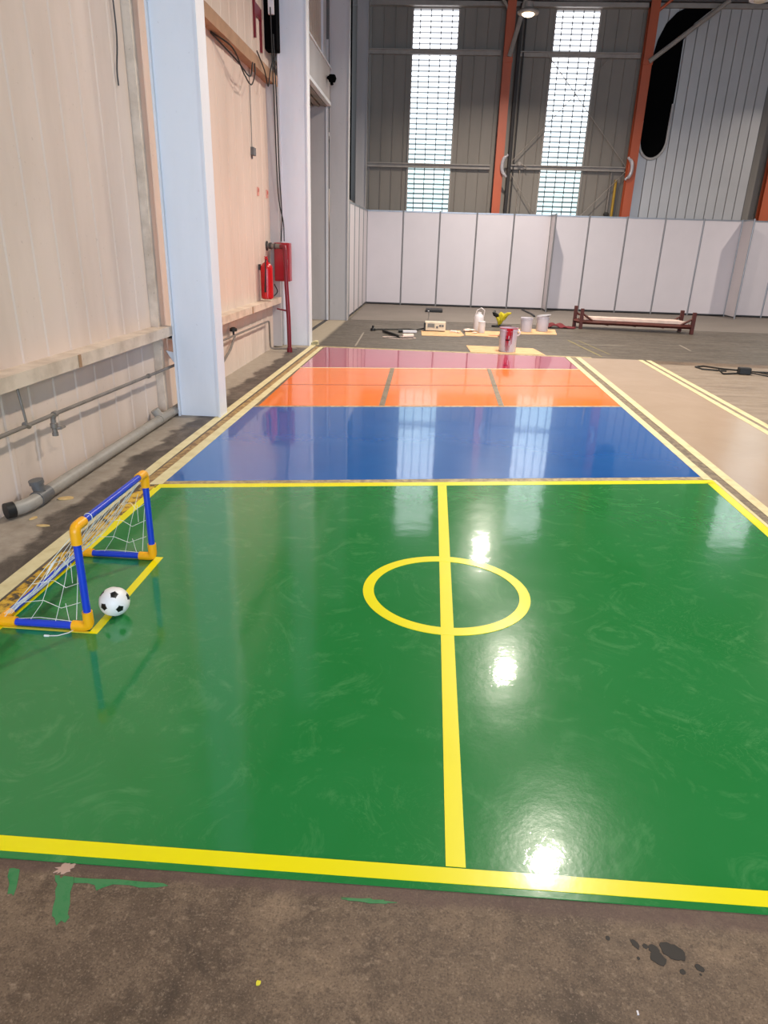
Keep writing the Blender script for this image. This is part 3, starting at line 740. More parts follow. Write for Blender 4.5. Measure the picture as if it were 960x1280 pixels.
b = MB(); b.tube([(-2.495, 6.02, 0.055), (-2.497, 6.16, 0.055)], 0.047, 18); b.tube([(-2.495, 6.08, 0.055), (-2.545, 6.06, 0.14)], 0.040, 16)
b.build('tee_joint', 'pvc', dp, smooth=SM)
# second bay pipe
p2 = empty('water_pipe', (-2.5, 9.5, 0.3), 'thin pipe with a valve wheel low on the wall under the fire extinguisher', 'pipe')
b = MB(); b.tube([(-2.53, 7.2, 0.50), (-2.53, 10.60, 0.475), (-2.53, 10.66, 0.465), (-2.53, 10.68, 0.44), (-2.53, 10.70, 0.10), (-2.52, 10.71, 0.06), (-2.48, 10.72, 0.05), (-2.12, 10.78, 0.05)], 0.013, 10); b.build('pipe_run', 'galv', p2, smooth=SM)
b = MB(); b.tube([(-2.53, 8.72, 0.50), (-2.53, 8.72, 0.55)], 0.014, 8); b.lathe([(0.045, 0.0), (0.05, 0.01), (0.045, 0.035), (0.02, 0.05)], (-2.53, 8.72, 0.545), 12); b.build('valve_wheel', 'rubber', p2, smooth=SM)
b = MB(); b.tube([(-2.53, 8.78, 0.48), (-2.50, 8.45, 0.36), (-2.53, 8.1, 0.20)], 0.016, 8); b.build('slanting_tube', 'galv', p2, smooth=SM)  # slanting tube added where a grey diagonal band runs below the pipe
# red standpipe
sp = empty('red_standpipe', (-2.24, 10.76, 0), 'dark red fire standpipe rising from the floor to the hose cabinet', 'pipe')
b = MB(); b.tube([(-2.235, 10.76, 0.0), (-2.24, 10.76, 0.5), (-2.265, 10.77, 1.0), (-2.28, 10.80, 1.50), (-2.30, 10.84, 1.545), (-2.36, 10.88, 1.55)], 0.032, 14); b.build('pipe_run', 'redpipe', sp, smooth=SM)
b = MB(); b.tube([(-2.235, 10.76, 0.0), (-2.235, 10.76, 0.07)], 0.042, 14); b.build('foot_collar', 'redpipe', sp, smooth=SM)
b = MB(); b.tube([(-2.24, 10.76, 0.62), (-2.42, 10.77, 0.65)], 0.012, 8); b.build('pipe_bracket', 'redpipe', sp, smooth=SM)
ps = empty('pipe_stub', (-2.5, 10.95, 1.55), 'dark grey pipe stub leaving the wall beside the hose cabinet', 'pipe')
b = MB(); b.tube([(-2.6, 10.93, 1.55), (-2.36, 10.90, 1.55)], 0.036, 16); b.build('pipe_run', 'galv', ps, smooth=SM)
b = MB(); b.tube([(-2.59, 10.93, 1.55), (-2.575, 10.93, 1.55)], 0.07, 16); b.tube([(-2.54, 10.925, 1.55), (-2.51, 10.92, 1.55)], 0.048, 14); b.tube([(-2.46, 10.915, 1.55), (-2.44, 10.91, 1.55)], 0.044, 14); b.build('pipe_collar', 'darkgirt', ps, smooth=SM)
# hose cabinet
hc = empty('hose_cabinet', (-2.38, 11.2, 1.05), 'red fire hose cabinet mounted beside the second white column', 'fire hose cabinet')
b = MB(); b.box(-2.50, -2.26, 11.02, 11.19, 1.04, 1.60); b.build('body', 'red', hc, bevel=0.012)
b = MB(); b.box(-2.49, -2.27, 11.005, 11.02, 1.06, 1.58); d_ = b.build('door', 'red', hc, bevel=0.005)
b = MB(); b.box(-2.30, -2.285, 10.985, 11.005, 1.28, 1.36); b.build('handle', 'tin', d_)
# extinguisher
ex = empty('fire_extinguisher', (-2.475, 10.42, 0.84), 'red fire extinguisher hanging on the beige wall', 'fire extinguisher')
cxx, cyy = -2.48, 10.42
b = MB(); b.lathe([(0.07, 0.82), (0.088, 0.835), (0.09, 0.86), (0.09, 1.24), (0.08, 1.285), (0.05, 1.32), (0.025, 1.335), (0.025, 1.35)], (cxx, cyy, 0), 24); b.build('cylinder_body', 'redbright', ex, smooth=SM)
b = MB(); b.lathe([(0.022, 1.345), (0.026, 1.36), (0.022, 1.39), (0.012, 1.40)], (cxx, cyy, 0), 14); b.box(cxx-0.012, cxx+0.012, cyy-0.09, cyy+0.05, 1.40, 1.412); b.box(cxx-0.012, cxx+0.012, cyy-0.08, cyy+0.03, 1.375, 1.385); b.build('valve_handle', 'redbright', ex, smooth=SM)
b = MB(); b.tube([(cxx, cyy-0.02, 1.365), (cxx+0.01, cyy-0.10, 1.34), (cxx+0.01, cyy-0.115, 1.2), (cxx, cyy-0.112, 1.0), (cxx-0.005, cyy-0.105, 0.92)], [0.009, 0.009, 0.009, 0.011, 0.016], 10); b.build('hose', 'rubber', ex, smooth=SM)
b = MB(); b.box(WX, -2.57, cyy-0.02, cyy+0.02, 1.22, 1.30); b.build('wall_bracket', 'darkgirt', ex)
# small box with wire
jb = empty('junction_box', (-2.57, 10.25, 2.72), 'small grey junction box with a wire dropping to it', 'junction box')
b = MB(); b.box(-2.6, -2.55, 10.2, 10.33, 2.70, 2.80); b.build('box', 'pvc_dark', jb, bevel=0.006)
b = MB(); b.tube([(-2.585, 10.25, 3.73), (-2.585, 10.255, 3.2), (-2.585, 10.25, 2.8)], 0.005, 6); b.tube([(-2.59, 10.25, 2.70), (-2.59, 10.26, 2.66)], 0.01, 6); b.build('wire', 'pvc_dark', jb)
for y, l in ((10.53, 'red and white safety sticker, the nearer of two on the wall'), (11.08, 'red and white safety sticker, the farther of two on the wall')):
    s_ = empty('safety_sticker', (-2.584, y, 2.22), l, 'sticker', 'safety stickers')
    b = MB(); b.box(-2.6, -2.583, y-0.035, y+0.035, 2.22, 2.33); b.build('backing', simple('faded_pink', 'd69a8c', 0.6), s_)
    b = MB(); b.lathe([(0.026, -0.001), (0.026, 0.001)], (-2.5825, y, 2.29), 16, Matrix.Rotation(PI/2, 4, 'Y')); b.build('red_disc', simple('faded_red', 'b8483c', 0.6), s_)
# wire on near wall
rodthing('hanging_wire', [(-2.58, 6.15, 4.2), (-2.575, 6.10, 3.5), (-2.58, 6.12, 3.1), (-2.575, 6.05, 2.85), (-2.58, 6.06, 2.74)], 0.006, 'darkgirt', 'loose dark wire hanging high on the near wall', 'wire', None, 6)
# cables
for pts, l in (([(-2.575, 8.6, 3.72), (-2.45, 9.0, 3.66), (-2.44, 9.4, 3.5), (-2.44, 9.75, 3.44), (-2.45, 10.0, 3.6), (-2.47, 10.1, 3.74)], 'dark cable looping under the high tan rail'),
               ([(-2.575, 8.6, 3.71), (-2.46, 9.2, 3.58), (-2.44, 9.7, 3.52), (-2.46, 9.95, 3.72)], 'second dark cable hugging the high tan rail'),
               ([(-2.44, 11.1, 4.3), (-2.43, 11.15, 3.6), (-2.42, 11.19, 2.6), (-2.40, 11.2, 2.0), (-2.42, 11.2, 1.62)], 'dark cable dropping down to the hose cabinet'),
               ([(-2.46, 11.05, 4.6), (-2.45, 11.1, 3.4), (-2.44, 11.16, 2.3), (-2.38, 11.19, 1.9), (-2.37, 11.18, 1.62)], 'second dark cable beside the grey channel post'),
               ([(-2.46, 10.2, 3.9), (-2.44, 10.5, 3.75), (-2.44, 10.7, 3.6), (-2.45, 10.9, 3.82), (-2.46, 11.2, 4.05)], 'thin cable bow over the high tan rail'),
               ([(-2.48, 10.9, 1.0), (-2.46, 11.0, 0.88), (-2.5, 10.7, 0.80)], 'black hose below the hose cabinet')):
    rodthing('cable', pts, 0.009, 'rubber', l, 'cable', 'cables by the second column', 6)
eb = empty('wall_speaker', (-2.5, 11.35, 4.1), 'black box with loose cables tucked behind the second column', 'electrical box')
b = MB(); b.box(-2.6, -2.42, 11.22, 11.46, 4.15, 4.85); b.build('box', 'black', eb, bevel=0.01)
b = MB(); b.box(-2.52, -2.44, 11.17, 11.22, 4.55, 4.80); b.build('white_cover', 'white_pl', eb, bevel=0.006)
rb = empty('red_bracket', (-2.59, 10.95, 4.1), 'dark red forked bracket fixed high on the wall', 'bracket')
b = MB(); b.box(-2.6, -2.57, 10.62, 10.66, 4.15, 4.9); b.box(-2.6, -2.57, 10.96, 11.0, 4.05, 4.55); b.box(-2.6, -2.575, 10.66, 10.96, 4.42, 4.56); b.build('bracket_plate', 'redpipe', rb)

# ------------------------------------------------------------------ toy goal
G = empty('toy_goal', (-1.64, 2.92, 0), 'small blue and yellow plastic football goal with white net', 'football goal')
FX, BX, Y0, Y1, HT = -1.455, -1.865, 2.525, 3.255, 0.50
r_ = 0.0165; zb = 0.024
def tb(name, p, q, m='blue_pl', r=r_):
    b = MB(); b.tube([p, q], r, 18); return b.build(name, m, G, smooth=SM)
tb('post', (FX, Y0, 0.07), (FX, Y0, HT-0.05)); tb('post', (FX, Y1, 0.07), (FX, Y1, HT-0.05))
tb('crossbar', (FX, Y0+0.05, HT), (FX, Y1-0.05, HT))
tb('side_bar', (FX-0.05, Y0, zb), (BX+0.05, Y0, zb)); tb('side_bar', (FX-0.05, Y1, zb), (BX+0.05, Y1, zb))
tb('back_bar', (BX, Y0+0.05, zb), (BX, Y1-0.05, zb))
def elbow(c, d1, d2, r=0.0225, ln=0.075):
    """fitting with two sockets and a rounded corner"""
    c = Vector(c); d1 = Vector(d1); d2 = Vector(d2); k = 0.022
    pts = [c+d1*ln, c+d1*(ln-0.002), c+d1*k]
    for i in range(1, 5):
        a = i/5*PI/2; pts.append(c + d1*k*(1-math.sin(a)) + d2*k*(1-math.cos(a)))
    pts += [c+d2*k, c+d2*(ln-0.002), c+d2*ln]
    b = MB(); b.tube(pts, r, 18); b.build('corner_joint', 'orange_pl', G, smooth=SM)
elbow((FX, Y0, HT), (0, 0, -1), (0, 1, 0)); elbow((FX, Y1, HT), (0, 0, -1), (0, -1, 0))
elbow((FX, Y0, zb), (0, 0, 1), (-1, 0, 0)); elbow((FX, Y1, zb), (0, 0, 1), (-1, 0, 0))
elbow((BX, Y0, zb), (1, 0, 0), (0, 1, 0)); elbow((BX, Y1, zb), (1, 0, 0), (0, -1, 0))
# net: hexagonal mesh on back sheet, draped side sheets
b = MB(); cr = 0.0013
def back_pt(u, v):
    # u along the bar, v from crossbar to back bar; sag inwards and bunch towards the bar
    x = FX + (BX-FX)*v; y = Y0 + 0.03 + (Y1-Y0-0.06)*u; z = HT*(1-v) + zb*v
    sag = math.sin(PI*v)*0.035*(1+0.35*math.sin(9*u))
    return (x+sag*0.35, y, z-sag)
nu, nv = 10, 8
def P(i, j): return back_pt(min(1, max(0, (i + (0.5 if j % 2 else 0) + 0.12*math.sin(i*2.3+j))/nu)), min(1, j/nv))
for j in range(nv):
    for i in range(nu+1):
        b.tube([P(i, j), P(i, j+1)], cr, 4, False)
        if j % 2 == 0 and i > 0: b.tube([P(i, j), P(i-1, j+1)], cr, 4, False)
        if j % 2 == 1 and i < nu: b.tube([P(i, j), P(i+1, j+1)], cr, 4, False)
def side(y, s):
    A = Vector((FX, y, HT-0.02)); Bf = Vector((FX-0.01, y, 0.05)); Bb = Vector((BX+0.01, y, 0.03))
    def q(a, c):   # a: down from the top, c: from front to back
        f = A.lerp(Bf, a); g = A.lerp(Bb, a); p = f.lerp(g, c); p.y += s*0.02*math.sin(PI*a)*math.sin(PI*c); p.z -= 0.02*math.sin(PI*c)*a; return p
    b.tube([q(0, 0), q(.3, 0.06), q(.6, 0.1), q(.97, 0.12)], cr*1.3, 5, False)
    b.tube([A, q(.5, 1), q(1, 1)], cr*1.3, 5, False)
    for a in (0.34, 0.56, 0.78): b.tube([q(a, 0.06), q(a+0.05, 0.35), q(a-0.03, 0.66), q(a+0.02, 1)], cr, 5, False)
    for a0, c0, a1, c1 in ((.2, .5, .56, .40), (.56, .40, 1, .38), (.5, .75, .78, .66), (.78, .66, 1, .7), (.34, .35, .56, .22), (.78, .3, 1, .2)):
        b.tube([q(a0, c0), q(a1, c1)], cr, 5, False)
    b.tube([q(1, 1), q(0.93, .6), q(0.96, .3), q(1, .1)], cr, 5, False)
side(Y0, 1); side(Y1, -1)
for k in range(5):   # gathered strands along the rear edge
    o_ = 0.008*k
    b.tube([back_pt(0, 0.5), (FX-0.12-o_, Y0+0.06, 0.34-o_), (FX-0.25, Y0+0.02+o_, 0.17), (BX+0.01+o_, Y0+0.02, 0.05)], cr, 4, False)
net = b.build('net', 'netcord', G)
b = MB(); b.tube([(-1.52, 2.53, 0.006), (-1.535, 2.49, 0.006), (-1.57, 2.462, 0.006), (-1.615, 2.455, 0.006)], 0.0022, 5); b.tube([(-1.605, 2.456, 0.006), (-1.625, 2.452, 0.008)], 0.005, 6)
b.build('loose_cord', 'netcord', G)
for yy in (Y0+0.07, Y0+0.12):
    b = MB(); b.tube([(FX+0.0185*math.cos(a), yy, HT+0.0185*math.sin(a)) for a in [i*2*PI/12 for i in range(13)]], 0.0018, 5); b.build('net_tie', 'netcord', G)

# football ---------------------------------------------------------------------
def football(c, r):
    bm = bmesh.new(); bmesh.ops.create_icosphere(bm, subdivisions=1, radius=1.0)
    dirs = [v.co.normalized() for v in bm.verts]; bm.free()
    bm = bmesh.new(); bmesh.ops.create_icosphere(bm, subdivisions=6, radius=1.0)
    rot = Matrix.Rotation(0.55, 3, 'X') @ Matrix.Rotation(0.3, 3, 'Y') @ Matrix.Rotation(0.4, 3, 'Z')
    # five nearest neighbours of each pentagon centre give its corners
    pents = []
    for d in dirs:
        nb = sorted((e for e in dirs if (e-d).length > 0.01), key=lambda e: (e-d).length)[:5]
        corners = [((d*2.1+e*0.62)).normalized() for e in nb]
        pents.append((d, [( (e-d*(e@d)).normalized()) for e in nb], math.acos(max(-1, min(1, d@corners[0])))))
    for f in bm.faces:
        cc = f.calc_center_median().normalized(); f.smooth = True; f.material_index = 0
        for d, es, ang in pents:
            if cc@d > 0.9:
                t = cc - d*(cc@d)
                m_ = max(t@e for e in es)   # pentagon apothem test, corners point towards neighbours
                k_ = sorted((t@e for e in es), reverse=True)
                if k_[0]+k_[1] < 0.36: f.material_index = 1
    bmesh.ops.transform(bm, matrix=rot.to_4x4(), verts=bm.verts)
    for v in bm.verts: v.co *= r
    me = bpy.data.meshes.new('football'); bm.to_mesh(me); bm.free()
    me.materials.append(M['ballwhite']); me.materials.append(M['ballblack'])
    o = bpy.data.objects.new('football', me); C.objects.link(o); o.location = (c[0], c[1], c[2]); return o
fb = football((-1.40, 2.67, 0.073), 0.068)
tag(fb, 'white football with black pentagons resting on the goal line', 'ball')

# leaves
for i, (x, y, a, l) in enumerate(((-2.38, 4.08, 0.3, 'dry yellow leaf beside the drain pipe'), (-2.40, 3.72, 1.2, 'curled dry leaf nearest the drain elbow'), (-2.28, 3.62, 0.1, 'thin dry leaf on the dark concrete behind the goal'))):
    b = MB(); w = (0.03, 0.018, 0.012)[i]; ln_ = (0.05, 0.028, 0.04)[i]
    pts = []
    for k in range(14):
        t = 2*PI*k/14; pts.append((x+math.cos(t)*ln_*math.cos(a)-math.sin(t)*w*abs(math.cos(t/2))*math.sin(a), y+math.cos(t)*ln_*math.sin(a)+math.sin(t)*w*math.cos(a)))
    b.prism(pts, 0.001, 0.008); o = b.build('dry_leaf', 'leaf'); tag(o, l, 'leaf', 'dry leaves')

# ------------------------------------------------------------------ painting gear on the far floor
def card(pts, label, z0=0.0, z1=0.008):
    b = MB(); b.prism(pts, z0, z1); return tag(b.build('cardboard_sheet', 'card'), label, 'cardboard', 'cardboard sheets')
card([(-0.24, 14.25), (-0.21, 13.45), (0.52, 13.50), (0.62, 13.70), (0.55, 14.5)], 'cardboard sheet under the cream machine')
card([(0.66, 14.6), (0.64, 13.72), (1.25, 13.62), (1.40, 14.55)], 'cardboard sheet under the small white pots')
card([(0.60, 12.28), (0.64, 11.50), (1.86, 11.50), (1.76, 12.22)], 'cardboard sheet under the red-dripped bucket')
card([(1.75, 15.2), (1.75, 14.28), (2.52, 14.42), (2.62, 15.3)], 'cardboard sheet under the two grey-white paint buckets')
b = MB(); b.blob((1.22, 13.85), 0.10, 0.008, 0.010, 16, 0.4, 1.3, 0.6)
tag(b.build('paint_spill', simple('brown_paint', 'b0603a', 0.5)), 'reddish paint smudge at the right end of the middle cardboard', 'paint spill')

def bucket(x, y, h, r0, r1, m, label, drip=False, z=0.008, bail=0, lid=False):
    o = empty('paint_bucket', (x, y, z), label, 'bucket', 'paint buckets')
    b = MB()
    prof = [(r0*0.96, z), (r0, z+0.01), (r0+(r1-r0)*0.85, z+h*0.85), (r0+(r1-r0)*0.86+0.008, z+h*0.86), (r0+(r1-r0)*0.88+0.008, z+h*0.89), (r1, z+h*0.9), (r1+0.006, z+h*0.985), (r1+0.004, z+h), (r1-0.006, z+h)]
    if not lid: prof += [(r1-0.008, z+h*0.9), (r0*0.97, z+h*0.55), (r0*0.95, z+h*0.5)]
    else: prof += [(r1-0.02, z+h-0.006)]
    b.lathe(prof, (x, y, 0), 28); b.build('body', m, o, smooth=SM)
    if not lid:
        b = MB(); b.lathe([(r0*0.9, z+h*0.51), (r1*0.93, z+h*0.80), (r1*0.92, z+h*0.82)], (x, y, 0), 24); b.build('paint_surface', 'redpaint' if drip else 'white_pl', o)
    # wire bail
    if bail:
        a0 = bail
        pts = []
        for k in range(11):
            t = PI*k/10
            pts.append((x+r1*1.04*math.cos(t), y - math.sin(t)*r1*1.1*math.cos(a0), z+h*0.9 + math.sin(t)*r1*1.1*math.sin(a0)))
        b = MB(); b.tube(pts, 0.005, 6); b.build('handle', 'white_pl', o, smooth=SM)
    if drip:
        # paint run down the front, following the shell
        b = MB()
        def shell(a, zz): 
            rr = r0+(r1-r0)*min(1, zz/h)+0.006; return Vector((x+rr*math.cos(a), y+rr*math.sin(a), z+zz))
        for a, w, zl, zh in ((-1.60, 0.30, 0.70, 1.0), (-1.85, 0.08, 0.05, 0.7), (-1.25, 0.05, 0.35, 0.98), (-1.70, 0.06, 0.02, 0.5), (-1.72, 0.10, 0.40, 0.99), (-1.5, 0.08, 0.5, 0.99), (-1.85, 0.05, 0.12, 0.98), (-1.40, 0.05, 0.30, 0.98), (-1.60, 0.035, 0.08, 0.6), (-1.98, 0.03, 0.22, 0.97), (-1.32, 0.03, 0.55, 0.97), (-1.5, 0.03, 0.05, 0.3)):
            for k in range(10):
                za = h*(zl+(zh-zl)*k/10); zb_ = h*(zl+(zh-zl)*(k+1)/10)
                wa = w*(0.45+0.55*k/10)
                v = [b.bm.verts.new(p) for p in (shell(a-wa, za), shell(a, za)+Vector((0, -0.004, 0)), shell(a+wa, za), shell(a+wa, zb_), shell(a, zb_)+Vector((0, -0.004, 0)), shell(a-wa, zb_))]
                b._f([v[0], v[1], v[4], v[5]]); b._f([v[1], v[2], v[3], v[4]])
        b.tube([tuple(shell(-PI*2*k/28, h*0.99)) for k in range(29)], 0.006, 6)
        b.build('paint_drips', 'redpaint', o)
        b = MB()
        b.tube([tuple(shell(-1.95, h*0.52)), tuple(shell(-1.8, h*0.52)+Vector((0, -0.005, 0))), tuple(shell(-1.5, h*0.52))], 0.008, 6); b.build('label_mark', 'black', o)
        b = MB(); b.tube([(x+r1, y-0.02, z+h*0.93), (x+r1+0.035, y-0.03, z+h*0.85), (x+r1+0.03, y-0.03, z+h*0.75), (x+r1, y-0.02, z+h*0.68)], 0.012, 8); b.build('grip', 'white_pl', o, smooth=SM)
    return o
bucket(1.26, 11.75, 0.385, 0.140, 0.148, 'bucket_pl', 'big white paint bucket streaked with red drips, nearest the court', drip=True)
bucket(1.93, 14.75, 0.28, 0.115, 0.125, 'bucket_pl', 'grey-white paint bucket on cardboard, nearer of the pair', bail=0.3)
bucket(2.29, 14.95, 0.30, 0.12, 0.130, 'bucket_pl', 'grey-white paint bucket with lifted lid beside the red cloth', bail=0.25)
# lifted lid
b = MB(); b.lathe([(0.125, 0), (0.14, 0.008), (0.14, 0.018), (0.0, 0.02)], (2.31, 14.94, 0.315), 24, Matrix.Rotation(-0.12, 4, 'Y')); tag(b.build('bucket_lid', 'tin', smooth=SM), 'pale lid tilted on the farther paint bucket', 'lid')
pot = empty('jerry_can', (0.93, 14.55, 0.008), 'white plastic container with a raised wire handle', 'container')
b = MB(); b.lathe([(0.09, 0.008), (0.1, 0.02), (0.1, 0.26), (0.085, 0.31), (0.045, 0.35), (0.04, 0.38)], (0.93, 14.55, 0), 20); b.build('body', 'white_pl', pot, smooth=SM)
b = MB(); b.tube([(0.85, 14.55, 0.31), (0.88, 14.5, 0.42), (0.96, 14.48, 0.47), (1.03, 14.5, 0.42), (1.02, 14.55, 0.29)], 0.01, 8); b.build('handle', 'white_pl', pot, smooth=SM)
pt = empty('paint_pot', (0.98, 14.25, 0.008), 'small white paint pot before the handled container', 'pot')
b = MB(); b.lathe([(0.062, 0.008), (0.065, 0.015), (0.068, 0.20), (0.072, 0.205), (0.072, 0.215), (0.05, 0.216)], (0.98, 14.25, 0), 20); b.build('body', 'white_pl', pt, smooth=SM)
b = MB(); b.lathe([(0.073, 0.20), (0.075, 0.225), (0.06, 0.23)], (0.98, 14.25, 0), 20); b.build('lid', 'white_pl', pt, smooth=SM)
# paper scraps
for x, y, s_, l in ((0.40, 14.15, 0.07, 'white crumpled paper beside the cream machine'), (0.72, 14.35, 0.12, 'crumpled cloth on the middle cardboard'), (0.5, 14.05, 0.05, 'small paper scrap on the middle cardboard'), (0.84, 14.1, 0.05, 'small pink scrap beside the white pot')):
    b = MB(); bmesh.ops.create_icosphere(b.bm, subdivisions=2, radius=1)
    for v in b.bm.verts:
        k = 1+random.uniform(-0.3, 0.3); v.co = Vector((x+v.co.x*s_*k, y+v.co.y*s_*k*0.8, 0.008+s_*0.25+v.co.z*s_*0.25*k))
    tag(b.build('crumpled_paper', 'ply'), l, 'paper', 'crumpled scraps')
# yellow bag
yb = empty('yellow_bag', (1.47, 15.6, 0), 'yellow bag with black trim slumped behind the buckets', 'bag')
b = MB(); bmesh.ops.create_icosphere(b.bm, subdivisions=3, radius=1)
for v in b.bm.verts:
    c = v.co.copy(); k = 1+0.13*math.sin(7*c.x+3*c.z)+0.1*math.sin(9*c.y)
    wx = 0.13*(0.75+0.55*max(-0.6, c.z)); v.co = Vector((1.47+c.x*wx*k+0.03*c.z, 15.6+c.y*0.13*k, 0.155+c.z*0.13*k))
b.build('body', 'yellow_pl', yb, smooth=SM)
b = MB(); b.tube([(1.40, 15.55, 0.22), (1.33, 15.52, 0.26), (1.30, 15.5, 0.30), (1.33, 15.52, 0.33)], [0.04, 0.045, 0.035, 0.02], 10); b.build('black_collar', 'rubber', yb, smooth=SM)
b = MB(); b.tube([(1.54, 15.55, 0.22), (1.61, 15.52, 0.28), (1.68, 15.5, 0.30)], [0.05, 0.035, 0.015], 8); b.build('strap', 'yellow_pl', yb, smooth=SM)
b = MB(); b.blob((1.47, 15.5), 0.22, 0.0, 0.03, 18, 0.15, 1.0, 0.5); b.build('base', 'rubber', yb)
# red cloth
b = MB(); bmesh.ops.create_grid(b.bm, x_segments=18, y_segments=8, size=1)
for v in b.bm.verts:
    x, y = v.co.x, v.co.y; v.co = Vector((2.78+x*0.36+0.05*y, 15.75+y*0.16, 0.02+max(0, 0.07*math.cos(2.2*(x+0.25))+0.035*math.sin(9*x+3*y))*(1-y*y*0.5)))
o = b.build('red_cloth', 'redcloth', smooth=SM); so_ = o.modifiers.new('s', 'SOLIDIFY'); so_.thickness = 0.012
tag(o, 'crumpled dark red cloth lying left of the rusty rack', 'cloth')
# cream machine on cardboard
mc = empty('mixer_case', (0.05, 14.25, 0.008), 'cream electric machine box standing on cardboard', 'machine')
b = MB(); b.box(-0.17, 0.25, 14.14, 14.38, 0.02, 0.19); b.build('body', 'cream', mc, bevel=0.012)
b = MB(); b.box(-0.19, -0.15, 14.13, 14.36, 0.01, 0.17); b.build('end_cap', 'rubber', mc, bevel=0.006)
b = MB()
for k in range(5): b.box(-0.11, 0.03, 14.133, 14.142, 0.085+k*0.016, 0.093+k*0.016)
b.build('vent', 'pvc_dark', mc)
for x0 in (0.06, 0.12, 0.17):
    b = MB(); b.box(x0, x0+0.04, 14.13, 14.142, 0.07+0.03*(x0 > 0.1), 0.11+0.03*(x0 > 0.1)); b.build('switch', 'pvc_dark', mc)
b = MB(); b.box(-0.16, 0.24, 14.15, 14.37, 0.008, 0.02); b.build('foot', 'rubber', mc)
b = MB(); b.tube([(-0.18, 14.25, 0.05), (-0.35, 14.2, 0.012), (-0.5, 14.3, 0.012), (-0.8, 14.2, 0.012), (-1.1, 14.1, 0.012), (-1.18, 14.0, 0.012)], 0.014, 8); b.build('mains_cord', 'rubber', mc, smooth=SM)
pe = empty('power_strip', (-0.45, 13.9, 0), 'white power strip at the end of the black cord', 'power strip')
b = MB(); b.box(-0.14, 0.14, -0.035, 0.035, 0, 0.045, Matrix.Translation((-0.46, 13.85, 0.0)) @ Matrix.Rotation(0.2, 4, 'Z')); b.build('body', 'white_pl', pe, bevel=0.006)
b = MB(); b.tube([(-0.60, 13.82, 0.03), (-0.68, 13.8, 0.03)], 0.03, 10); b.build('plug', 'rubber', pe, smooth=SM)
rl = empty('paint_roller', (-0.7, 13.2, 0), 'long black handled paint roller lying on the far concrete', 'paint roller')
b = MB(); b.tube([(-0.98, 13.75, 0.03), (-0.62, 12.98, 0.03)], 0.024, 10); b.build('pole', 'rubber', rl, smooth=SM)
b = MB(); b.tube([(-0.62, 12.98, 0.03), (-0.56, 12.90, 0.03), (-0.47, 12.92, 0.04)], 0.008, 8); b.tube([(-0.56, 12.97, 0.04), (-0.36, 13.03, 0.04)], 0.038, 12); b.build('roller_sleeve', 'ply', rl, smooth=SM)
rodthing('coiled_cord', [(-0.62+0.3*math.cos(a)*(1+0.1*math.sin(3*a)), 12.95+0.14*math.sin(a), 0.008) for a in [i*2*PI/20 for i in range(21)]], 0.006, 'ply', 'pale cord looped around the paint roller', 'cord', None, 6)
b = MB(); b.lathe([(0.05, 0), (0.05, 0.04), (0.02, 0.06), (0.02, 0.1), (0.0, 0.11)], (-1.2, 13.95, 0), 14); tag(b.build('plug_adapter', 'rubber', smooth=SM), 'small black plug at the far end of the cord', 'plug')
# black pad on the carpet
b = MB(); b.box(-0.22, 0.22, 18.25, 18.75, 0.006, 0.075); o = b.build('floor_box', 'rubber', bevel=0.015); tag(o, 'flat black box on the carpet before the partition', 'box')
b = MB(); b.box(-0.16, -0.12, 18.235, 18.25, 0.03, 0.05); b.build('white_dot', 'white_pl', o)
rodthing('floor_cable', [(-0.13, 18.25, 0.012), (-0.12, 17, 0.012), (-0.13, 16.0, 0.012), (-0.13, 14.4, 0.006)], 0.006, 'darkgirt', 'thin cable from the black box to the cream machine', 'cable', None, 6)
rodthing('floor_cable', [(2.45, 19.9, 0.015), (2.5, 19.2, 0.015), (2.55, 18.5, 0.015), (2.53, 18.0, 0.015)], 0.03, 'rubber', 'thick black cable end on the carpet beside the first fin', 'cable', None, 8)

# rusty stillage rack
ra = empty('stillage_rack', (4.4, 15.9, 0), 'rusty red steel stillage rack carrying pale boards', 'rack')
FL, FR, BL, BR = Vector((3.24, 15.72, 0)), Vector((5.53, 15.42, 0)), Vector((3.16, 16.05, 0)), Vector((5.44, 15.92, 0))
def bar(p, q, w, name, parent=ra, m='rust'):
    b = MB(); b.tube([tuple(p), tuple(q)], w, 4); return b.build(name, m, parent)
for p, h in ((FL, 0.43), (FR, 0.45), (BL, 0.46), (BR, 0.45)):
    b = MB(); b.box(p.x-0.035, p.x+0.035, p.y-0.035, p.y+0.035, 0, h); b.build('corner_post', 'rust', ra, bevel=0.004)
zr = Vector((0, 0, 0.15))
for p, q in ((FL, FR), (BL, BR), (FL, BL), (FR, BR)): bar(p+zr, q+zr, 0.045, 'side_rail')
for p, q in ((FL, FR), (FR, FL), (BL, BR), (BR, BL)):
    d = (q-p).normalized(); bar(p+Vector((0, 0, 0.33)), p+d*0.26+Vector((0, 0, 0.17)), 0.022, 'diagonal_brace')
d = (FR-FL)
for k in (0.25, 0.5, 0.75):
    bar(FL+d*k+Vector((0, 0, 0.12)), BL+(BR-BL)*k+Vector((0, 0, 0.12)), 0.03, 'cross_member')
def lay(z0, z1, a, c, sh=0):
    b = MB(); P_ = [FL+d*a+Vector((0, 0.03+sh, 0)), FL+d*c+Vector((0, 0.03, 0)), BL+(BR-BL)*c-Vector((0, 0.03, 0)), BL+(BR-BL)*a-Vector((0, 0.03, 0))]
    b.prism([(p.x, p.y) for p in P_], z0, z1); return b
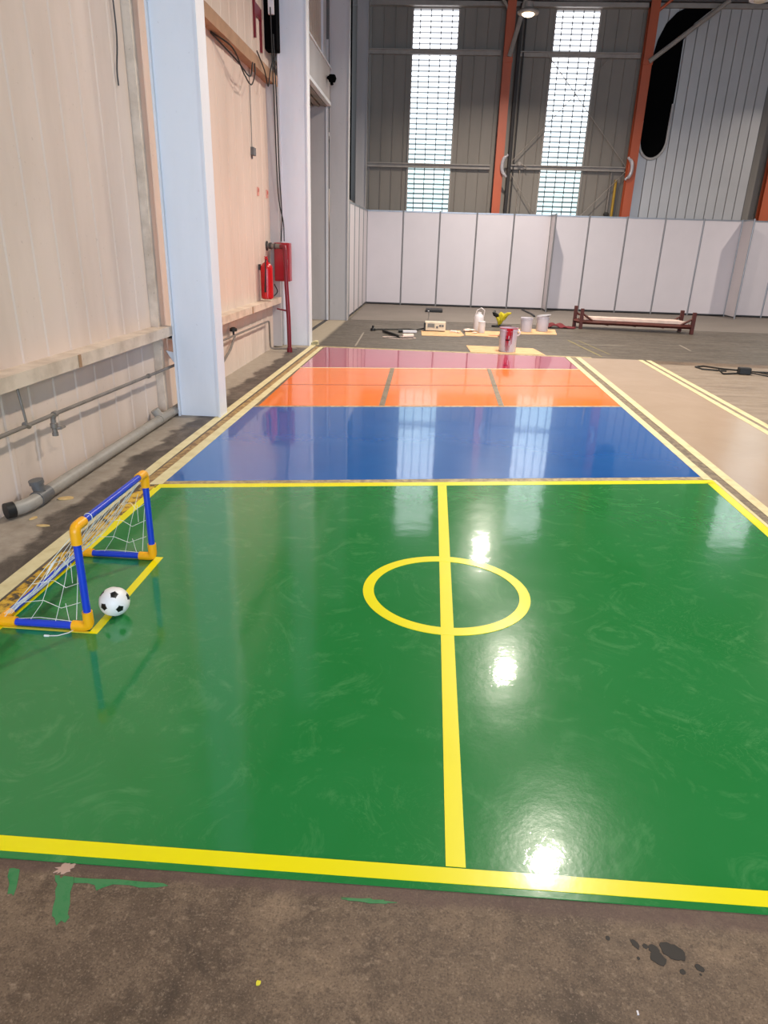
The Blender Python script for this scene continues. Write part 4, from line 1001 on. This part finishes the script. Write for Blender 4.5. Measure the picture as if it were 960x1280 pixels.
for k, (a, c) in enumerate(((0.03, 0.96), (0.04, 0.95), (0.035, 0.94))):
    z0 = 0.197+k*0.02
    o = lay(z0, z0+0.019, a, c, 0.02*k).build('board', 'ply'); tag(o, ['pale board at the bottom of the rusty rack', 'pale board in the middle of the rusty rack', 'pale board on top in the rusty rack'][k], 'board', 'pale boards on the rack')

# adapter and cable on the right, wheel at the edge
ad = empty('power_adapter', (4.56, 10.35, 0), 'black power adapter block with wires on the bare concrete', 'adapter')
b = MB(); b.box(-0.085, 0.085, -0.06, 0.06, 0.0, 0.10, Matrix.Translation((4.58, 10.38, 0)) @ Matrix.Rotation(-0.12, 4, 'Z')); b.build('body', 'rubber', ad, bevel=0.015)
b = MB(); b.tube([(4.50, 10.42, 0.05), (4.42, 10.75, 0.01), (4.2, 10.95, 0.01), (4.05, 10.85, 0.01), (4.08, 10.65, 0.01), (4.4, 10.55, 0.01)], 0.013, 8); b.tube([(4.48, 10.33, 0.02), (4.25, 10.28, 0.012), (4.22, 10.4, 0.05)], 0.012, 8); b.build('input_wire', 'rubber', ad, smooth=SM)
b = MB(); b.tube([(4.66, 10.4, 0.04), (4.85, 10.6, 0.01), (5.1, 10.6, 0.01), (5.6, 10.55, 0.01)], 0.010, 8); b.tube([(4.66, 10.35, 0.03), (4.9, 10.2, 0.01), (5.0, 10.35, 0.01), (4.85, 10.6, 0.01)], 0.010, 8); b.build('output_wire', 'rubber', ad, smooth=SM)
wh = empty('trolley_wheel', (3.60, 7.30, 0.06), 'black wheel at the right frame edge beside the outer tape', 'wheel')
rotw = Matrix.Rotation(PI/2, 4, 'X') 
b = MB(); b.lathe([(0.03, -0.025), (0.055, -0.025), (0.062, -0.015), (0.062, 0.015), (0.055, 0.025), (0.03, 0.025)], (3.62, 7.25, 0.062), 28, rotw); b.build('tyre', 'rubber', wh, smooth=SM)
b = MB(); b.lathe([(0.0, -0.018), (0.03, -0.028), (0.03, 0.028), (0.0, 0.018)], (3.62, 7.25, 0.062), 20, rotw); b.build('hub', 'pvc_dark', wh, smooth=SM)
b = MB(); b.tube([(3.62, 7.22, 0.062), (3.75, 7.24, 0.09), (3.95, 7.3, 0.14)], 0.014, 8); b.build('axle_arm', 'rubber', wh, smooth=SM)
